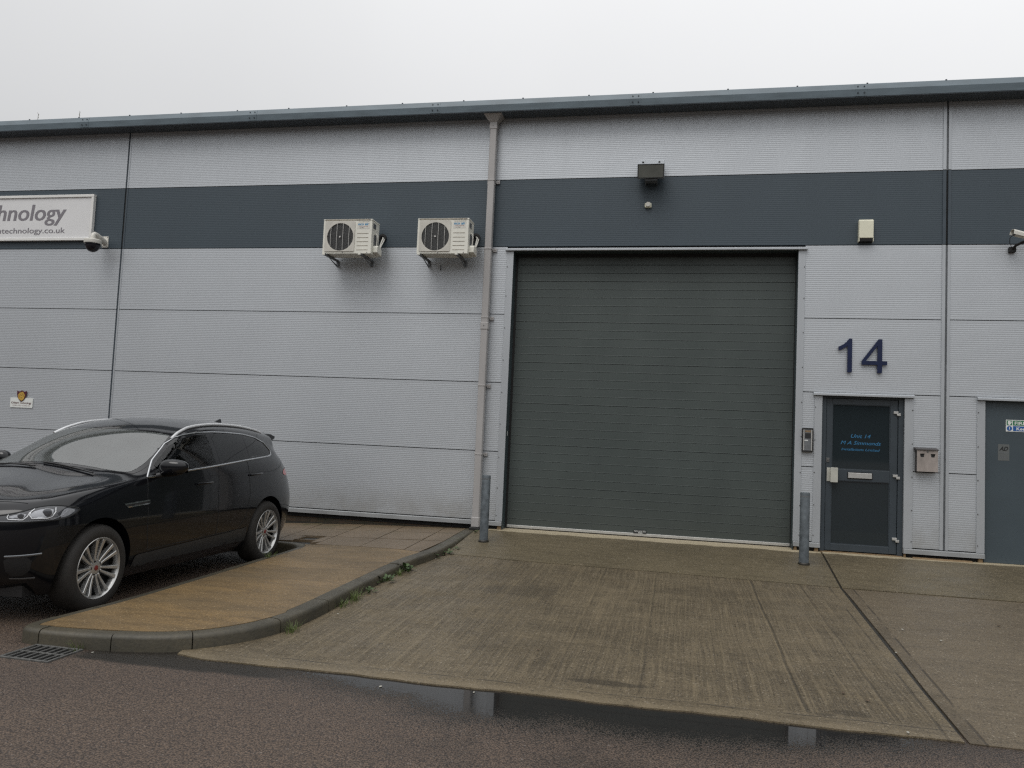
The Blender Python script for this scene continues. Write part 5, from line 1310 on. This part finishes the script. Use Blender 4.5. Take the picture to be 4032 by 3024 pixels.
# wing vent
V_ = [(1.165, .897), (.80, .910), (.803, .872), (1.115, .858)]
for s in (1, -1):
    fs_ = frame_side(s)
    vt = patch('wing_vent', V_, fs_, 'chrome', .005, [shrink(V_, .011)]); patch('vent_mesh', [(1.10, .884), (.93, .890), (.93, .875), (1.09, .870)], fs_, 'gap', .0045, parent=vt); patch('vent_blade', shrink(V_, .0125), fs_, 'car_matte', .003, parent=vt)
    for xa, xb, za, zb in ((.045, -.225, 1.015, 1.022), (-.99, -1.27, 1.066, 1.076)):
        pts = [on_skin(fs_[0](xa + (xb - xa) * u, za + (zb - za) * u), fs_[1], .012 + .018 * math.sin(math.pi * u))[0] for u in [i / 8 for i in range(9)]]
        MB().tube([cw(p) for p in pts], .012, 8).build('door_handle', 'paint', car, smooth=60)
        c_ = shrink([(xa - .02, za + .028), (xb + .06, zb + .028), (xb + .06, zb - .026), (xa - .02, za - .026)], .0); patch('handle_recess', smooth_loop(c_, 1), fs_, 'frit', .001)
    # rear lamps wrap round the tail
    patch('tail_light', smooth_loop([(-1.90, 1.068), (-2.0, 1.105), (-2.32, 1.125), (-2.32, 1.04), (-2.02, 1.022), (-1.92, 1.035)], 1), (lambda a, b, s=s: (a, 2.0 * s, b), (0, -s, 0)), 'tail_red', .004)
# door mirrors
for s in (1, -1):
    mb = MB(); nu, nv = 14, 22
    for i in range(nu + 1):
        t = -math.pi / 2 + math.pi * i / nu
        for j in range(nv):
            a = 2 * math.pi * j / nv; sg = lambda v, e: math.copysign(abs(v) ** e, v)
            x = .085 * sg(math.cos(t), .8) * sg(math.cos(a), .7); x = x * (1.0 if x > 0 else .72)
            y = .135 * sg(math.sin(t), .85); z = .082 * sg(math.cos(t), .8) * sg(math.sin(a), .75)
            z *= 1 - .22 * (y / .135); x -= .12 * y
            mb.v.append(cw((.615 + x, s * ((1.045 if s > 0 else .93) + y), 1.207 + z + .012 * y / .135)))
    for i in range(nu):
        for j in range(nv): q_ = (i * nv + j, i * nv + (j + 1) % nv, (i + 1) * nv + (j + 1) % nv, (i + 1) * nv + j); mb.f.append(q_); mb.mi.append(0)
    mr = mb.build('door_mirror', 'paint', car, smooth=True, fix=True)
    MB().tube([cw((.66, s * .895, 1.125)), cw((.64, s * .95, 1.14)), cw((.62, s * 1.0, 1.155))], .026, 10).build('mirror_foot', 'car_matte', mr, smooth=60)
    MB().prism([(CARX + s * .945, CARZ + 1.15), (CARX + s * 1.155, CARZ + 1.16), (CARX + s * 1.15, CARZ + 1.262), (CARX + s * .95, CARZ + 1.275)], CARY - .555, CARY - .552).build('mirror_glass', 'priv_glass', mr)
    # roof rails
    RL = [(.19, .695), (.06, .672), (-.13, .648), (-.57, .638), (-1.14, .632), (-1.59, .635), (-1.70, .637)]
    lift = [.001, .011, .015, .015, .014, .009, .001]; fin = []
    for i in range(len(RL) - 1):
        for k in range(6): u = k / 6; fin.append((RL[i][0] + (RL[i + 1][0] - RL[i][0]) * u, RL[i][1] + (RL[i + 1][1] - RL[i][1]) * u, lift[i] + (lift[i + 1] - lift[i]) * u))
    fin.append((*RL[-1], lift[-1])); P = []
    for x, y, l_ in fin:
        p, n_ = on_skin((x, y * s, 3), (0, 0, -1), 0); P.append(cw((p.x, p.y, p.z + l_)))
    MB().tube(P, .016, 8).build('roof_rail', 'rail', car, smooth=60)
    P2 = [p - Vector((0, 0, .016)) for p in P[2:-2]]; MB().tube(P2, .014, 6).build('rail_base', 'car_matte', car, smooth=60)
# shark fin, spoiler lip
p, n_ = on_skin((-1.72, 0, 3), (0, 0, -1), 0)
fn = MB(); a = [(-.10, 0), (.11, 0), (-.0, .05), (-.07, .075), (-.10, .072)]
vs = []
for u, h in a: vs += [cw((p.x + u, .022 * (1 - h / .09), p.z - .004 + h)), cw((p.x + u, -.022 * (1 - h / .09), p.z - .004 + h))]
n = len(a); fn.add(vs, [tuple(2 * i for i in range(n)), tuple(2 * i + 1 for i in range(n - 1, -1, -1))] + [(2 * i, 2 * i + 1, 2 * ((i + 1) % n) + 1, 2 * ((i + 1) % n)) for i in range(n)]); fn.build('antenna', 'paint', car, .006, smooth=50, fix=True)
sp_ = MB(); vs = []; ys = [-.63, -.5, -.25, 0, .25, .5, .63]
for y in ys:
    u = (abs(y) / .63) ** 2
    p0 = on_skin((-1.80, y, 3), (0, 0, -1), -.002)[0]
    vs += [cw(p0), cw((-1.96, y, 1.598 - .058 * u)), cw((-2.14 + .05 * u, y, 1.562 - .05 * u)), cw((-2.135 + .05 * u, y, 1.532 - .05 * u)), cw((-1.93, y, 1.47 - .05 * u))]
fs = [(i * 5 + k, i * 5 + (k + 1) % 5, (i + 1) * 5 + (k + 1) % 5, (i + 1) * 5 + k) for i in range(len(ys) - 1) for k in range(5)] + [tuple(range(5)), tuple((len(ys) - 1) * 5 + k for k in range(4, -1, -1))]
sp_.add(vs, fs); sp_.build('roof_spoiler', 'paint', car, .006, smooth=40, fix=True)
# ---- wheels
def make_wheel(cx, s):
    """wheel with its outer face at y = s*0.955; cx along the car"""
    face = .955; c = cw((cx, 0, .372)); rot = random.uniform(0, 1)
    def W(r_, a_, y_): return cw((cx - r_ * math.sin(a_), s * y_, .372 + r_ * math.cos(a_)))
    def lathe(prof, name, m, parent, n=64, sm=35):
        mb = MB()
        for r_, y_ in prof:
            for k in range(n): mb.v.append(W(r_, 2 * math.pi * k / n, y_))
        M_ = len(prof)
        for i in range(M_):
            j = (i + 1) % M_
            for k in range(n): mb.f.append((i * n + k, i * n + (k + 1) % n, j * n + (k + 1) % n, j * n + k)); mb.mi.append(0)
        return mb.build(name, m, parent, smooth=sm, fix=True)
    w = lathe([(.258, .945), (.262, .955), (.285, .962), (.325, .958), (.352, .940), (.366, .915), (.370, .88), (.370, .78), (.362, .74), (.335, .722), (.262, .73), (.258, .74)], 'wheel', 'tyre', car)
    lathe([(.258, .957), (.262, .953), (.262, .944), (.256, .935), (.249, .93), (.2475, .90), (.238, .90), (.240, .935), (.248, .949), (.254, .957)], 'rim', 'alloy', w)
    lathe([(.0, .868), (.18, .868), (.18, .75), (.0, .75)], 'brake_disc', 'alloy_dark', w, 40)
    lathe([(.0, .862), (.247, .862), (.247, .74), (.0, .74)], 'inner_barrel', 'dark', w, 40)
    lathe([(.0, .925), (.05, .925), (.072, .918), (.08, .90), (.08, .865), (.0, .865)], 'hub', 'alloy', w, 40)
    lathe([(.0, .931), (.021, .930), (.024, .924), (.0, .920)], 'hub_cap', 'cap_red', w, 28)
    sp = MB()
    for k in range(7):
        for dq in (-1, 1):
            A0 = 2 * math.pi * k / 7 + .05
            secs = [(.060, .19, .0125, .925, .895), (.10, .165, .0125, .923, .885), (.17, .155, .0155, .934, .89), (.225, .15, .019, .946, .905), (.2455, .15, .021, .949, .915)]
            vs = []
            for r_, da, hw, yo, yi in secs:
                a_ = A0 + dq * da * 1.12; da_ = hw / r_
                vs += [W(r_, a_ - da_ * .82, yo), W(r_, a_ + da_ * .82, yo), W(r_, a_ + da_, yi), W(r_, a_ - da_, yi)]
            m_ = len(secs); fs = [(4 * i + j, 4 * i + (j + 1) % 4, 4 * (i + 1) + (j + 1) % 4, 4 * (i + 1) + j) for i in range(m_ - 1) for j in range(4)] + [(0, 1, 2, 3), tuple(4 * (m_ - 1) + j for j in (3, 2, 1, 0))]
            one_ = MB(); one_.add(vs, fs); one_.build('spoke', 'alloy', w, .004, fix=True, smooth=40)
    for k in range(5):
        a_ = 2 * math.pi * k / 5 + .35 + math.pi / 5; MB().cyl(W(.056, a_, .9245), W(.056, a_, .90), .0125, 14).build('lug_hole', 'gap', w)
    return w
for cx in (1.437, -1.437):
    for s in (1, -1): make_wheel(cx, s)
# ---- dark underbody and cabin
ub = MB().box(CARX - .72, CARX + .72, CARY - 2.0, CARY + 2.05, CARZ + .21, CARZ + .3); ub.build('underbody', 'car_matte', car)
cab = MB()
def cbox(x0, x1, y0, y1, z0, z1, b=cab): b.box(CARX + y0, CARX + y1, CARY - x1, CARY - x0, CARZ + z0, CARZ + z1)
cbox(-1.6, .95, -.74, .74, .55, .6); cab.build('cabin_floor', 'dark', car)
db = MB(); cbox(.55, 1.02, -.74, .74, .85, 1.10, db); db.build('dashboard', 'car_matte', car, .05)
for y in (.37, -.37):
    st = MB(); cbox(-.45, .1, y - .25, y + .25, .6, .8, st); S_ = st.build('front_seat', 'seat', car, .05)
    bk = MB(); P0, P1 = cw((-.38, y, .78)), cw((-.55, y, 1.30))
    bk.tube([P0, P0.lerp(P1, .5), P1], .0, 14, flat=(.25, .07, (0, 1, 0))); bk.build('seat_back', 'seat', S_, smooth=50)
    hr = MB(); hr.tube([cw((-.545, y, 1.33)), cw((-.56, y, 1.42)), cw((-.565, y, 1.47))], .0, 14, flat=(.13, .05, (0, 1, 0))); hr.build('headrest', 'seat', S_, smooth=50)
rs = MB(); cbox(-1.45, -1.3, -.68, .68, .7, 1.28, rs); rs.build('rear_seat', 'seat', car, .05)
sw = MB(); cpos = cw((.38, -.37, 1.05)); ax = (cw((-.85, 0, .5)) - cw((0, 0, 0))).normalized(); a = ax.orthogonal().normalized(); b = ax.cross(a)
sw.tube([cpos + a * (.18 * math.cos(t)) + b * (.18 * math.sin(t)) for t in [2 * math.pi * i / 28 for i in range(29)]], .014, 8)
sw.cyl(cpos - ax * .01, cpos + ax * .03, .07, 16); sw.build('steering_wheel', 'car_matte', car, smooth=50)
rm = MB(); cbox(.235, .265, -.12, .12, 1.40, 1.47, rm); rm.build('rear_view_mirror', 'car_matte', car, .015)
wp = MB()
for (x0, y0, x1, y1) in ((1.10, .55, 1.02, -.05), (1.12, -.05, .99, -.62)):
    P = [on_skin((x0 + (x1 - x0) * u, y0 + (y1 - y0) * u, 3), (0, 0, -1), .014)[0] for u in [i / 10 for i in range(11)]]; wp.tube([cw(p) for p in P], .008, 6)
wp.build_each('wiper', 'car_matte', car, smooth=60)
SUN_E, CLOUD, EXPO = 1.0, (4.5, 9.8), 0.17
# ------------------------------------------------------------------ camera, light, sky
CAM = dict(f=3152.68, pitch=.06394, roll=.0442, yaw=-.20597, D=11.3275, h=1.24233)
def add_camera():
    cy, sy = math.cos(CAM['yaw']), math.sin(CAM['yaw']); cp, sp = math.cos(CAM['pitch']), math.sin(CAM['pitch']); cr, sr = math.cos(CAM['roll']), math.sin(CAM['roll'])
    fwd = Vector((sy * cp, cy * cp, sp)); right = Vector((cy, -sy, 0)); up = right.cross(fwd)
    r2 = right * cr + up * sr; u2 = up * cr - right * sr
    cam = D.cameras.new('camera'); cam.sensor_width = 36; cam.lens = CAM['f'] / 4032 * 36; cam.clip_start = .05; cam.clip_end = 400
    o = D.objects.new('camera', cam); COL.objects.link(o)
    m = Matrix((r2, u2, -fwd)).transposed().to_4x4(); m.translation = (0, -CAM['D'], CAM['h']); o.matrix_world = m
    scene.camera = o
add_camera()
EL, AZ = R(58), R(200)          # sun behind thick cloud, high, in front of the wall and a little to the left
sun = D.lights.new('sun', 'SUN'); sun.energy = SUN_E; sun.angle = R(35); sun.color = (1, .97, .93)
so = D.objects.new('sun', sun); COL.objects.link(so)
dirv = Vector((math.sin(AZ) * math.cos(EL), math.cos(AZ) * math.cos(EL), math.sin(EL)))
so.rotation_euler = dirv.to_track_quat('Z', 'Y').to_euler(); so.location = dirv * 30
W = D.worlds.new('World'); scene.world = W; W.use_nodes = True
nt = W.node_tree; N, L = nt.nodes, nt.links; bg = N['Background']
sky = N.new('ShaderNodeTexSky'); sky.sky_type = 'NISHITA'; sky.sun_disc = False; sky.sun_elevation = EL; sky.sun_rotation = AZ; sky.dust_density = 4; sky.air_density = 1.2
hs = N.new('ShaderNodeHueSaturation'); hs.inputs['Saturation'].default_value = .22; L.new(sky.outputs[0], hs.inputs['Color'])
tc = N.new('ShaderNodeTexCoord'); sp = N.new('ShaderNodeSeparateXYZ'); L.new(tc.outputs['Generated'], sp.inputs[0])
def mth(op, a, b):
    n = N.new('ShaderNodeMath'); n.operation = op
    for v, i in ((a, n.inputs[0]), (b, n.inputs[1])):
        if hasattr(v, 'node'): L.new(v, i)
        else: i.default_value = v
    return n.outputs[0]
# cloud deck: a grey overcast that is brightest overhead, faint lumps, dim towards the (built-up) horizon
cn = N.new('ShaderNodeTexNoise'); cn.inputs['Scale'].default_value = 2.2; cn.inputs['Detail'].default_value = 5; L.new(tc.outputs['Generated'], cn.inputs['Vector'])
lum = mth('ADD', mth('MULTIPLY', sp.outputs[2], CLOUD[1]), CLOUD[0])
lum = mth('MULTIPLY', lum, mth('ADD', .93, mth('MULTIPLY', cn.outputs['Fac'], .14)))
lum = mth('MULTIPLY', lum, mth('ADD', 1.0, mth('MULTIPLY', sp.outputs[0], .2)))
hz = N.new('ShaderNodeMapRange'); hz.inputs[1].default_value = .06; hz.inputs[2].default_value = .26; hz.inputs[3].default_value = .08; hz.inputs[4].default_value = 1; hz.interpolation_type = 'SMOOTHSTEP'; L.new(sp.outputs[2], hz.inputs[0])
cc = N.new('ShaderNodeVectorMath'); cc.operation = 'SCALE'; cc.inputs[0].default_value = (.995, 1.0, 1.008); L.new(lum, cc.inputs['Scale'])
mx = N.new('ShaderNodeMixRGB'); mx.inputs[0].default_value = .8; L.new(hs.outputs[0], mx.inputs[1]); L.new(cc.outputs[0], mx.inputs[2])
fin = N.new('ShaderNodeVectorMath'); fin.operation = 'SCALE'; L.new(mx.outputs[0], fin.inputs[0]); L.new(hz.outputs[0], fin.inputs['Scale'])
L.new(fin.outputs[0], bg.inputs['Color']); bg.inputs['Strength'].default_value = .1
vs_ = scene.view_settings; vs_.view_transform = 'Standard'; vs_.look = 'None'; vs_.exposure = EXPO; vs_.gamma = 1; vs_.use_curve_mapping = False
scene.cycles.use_denoising = False
scene.cycles.filter_width = 1.3
scene.render.resolution_x, scene.render.resolution_y = 1024, 768
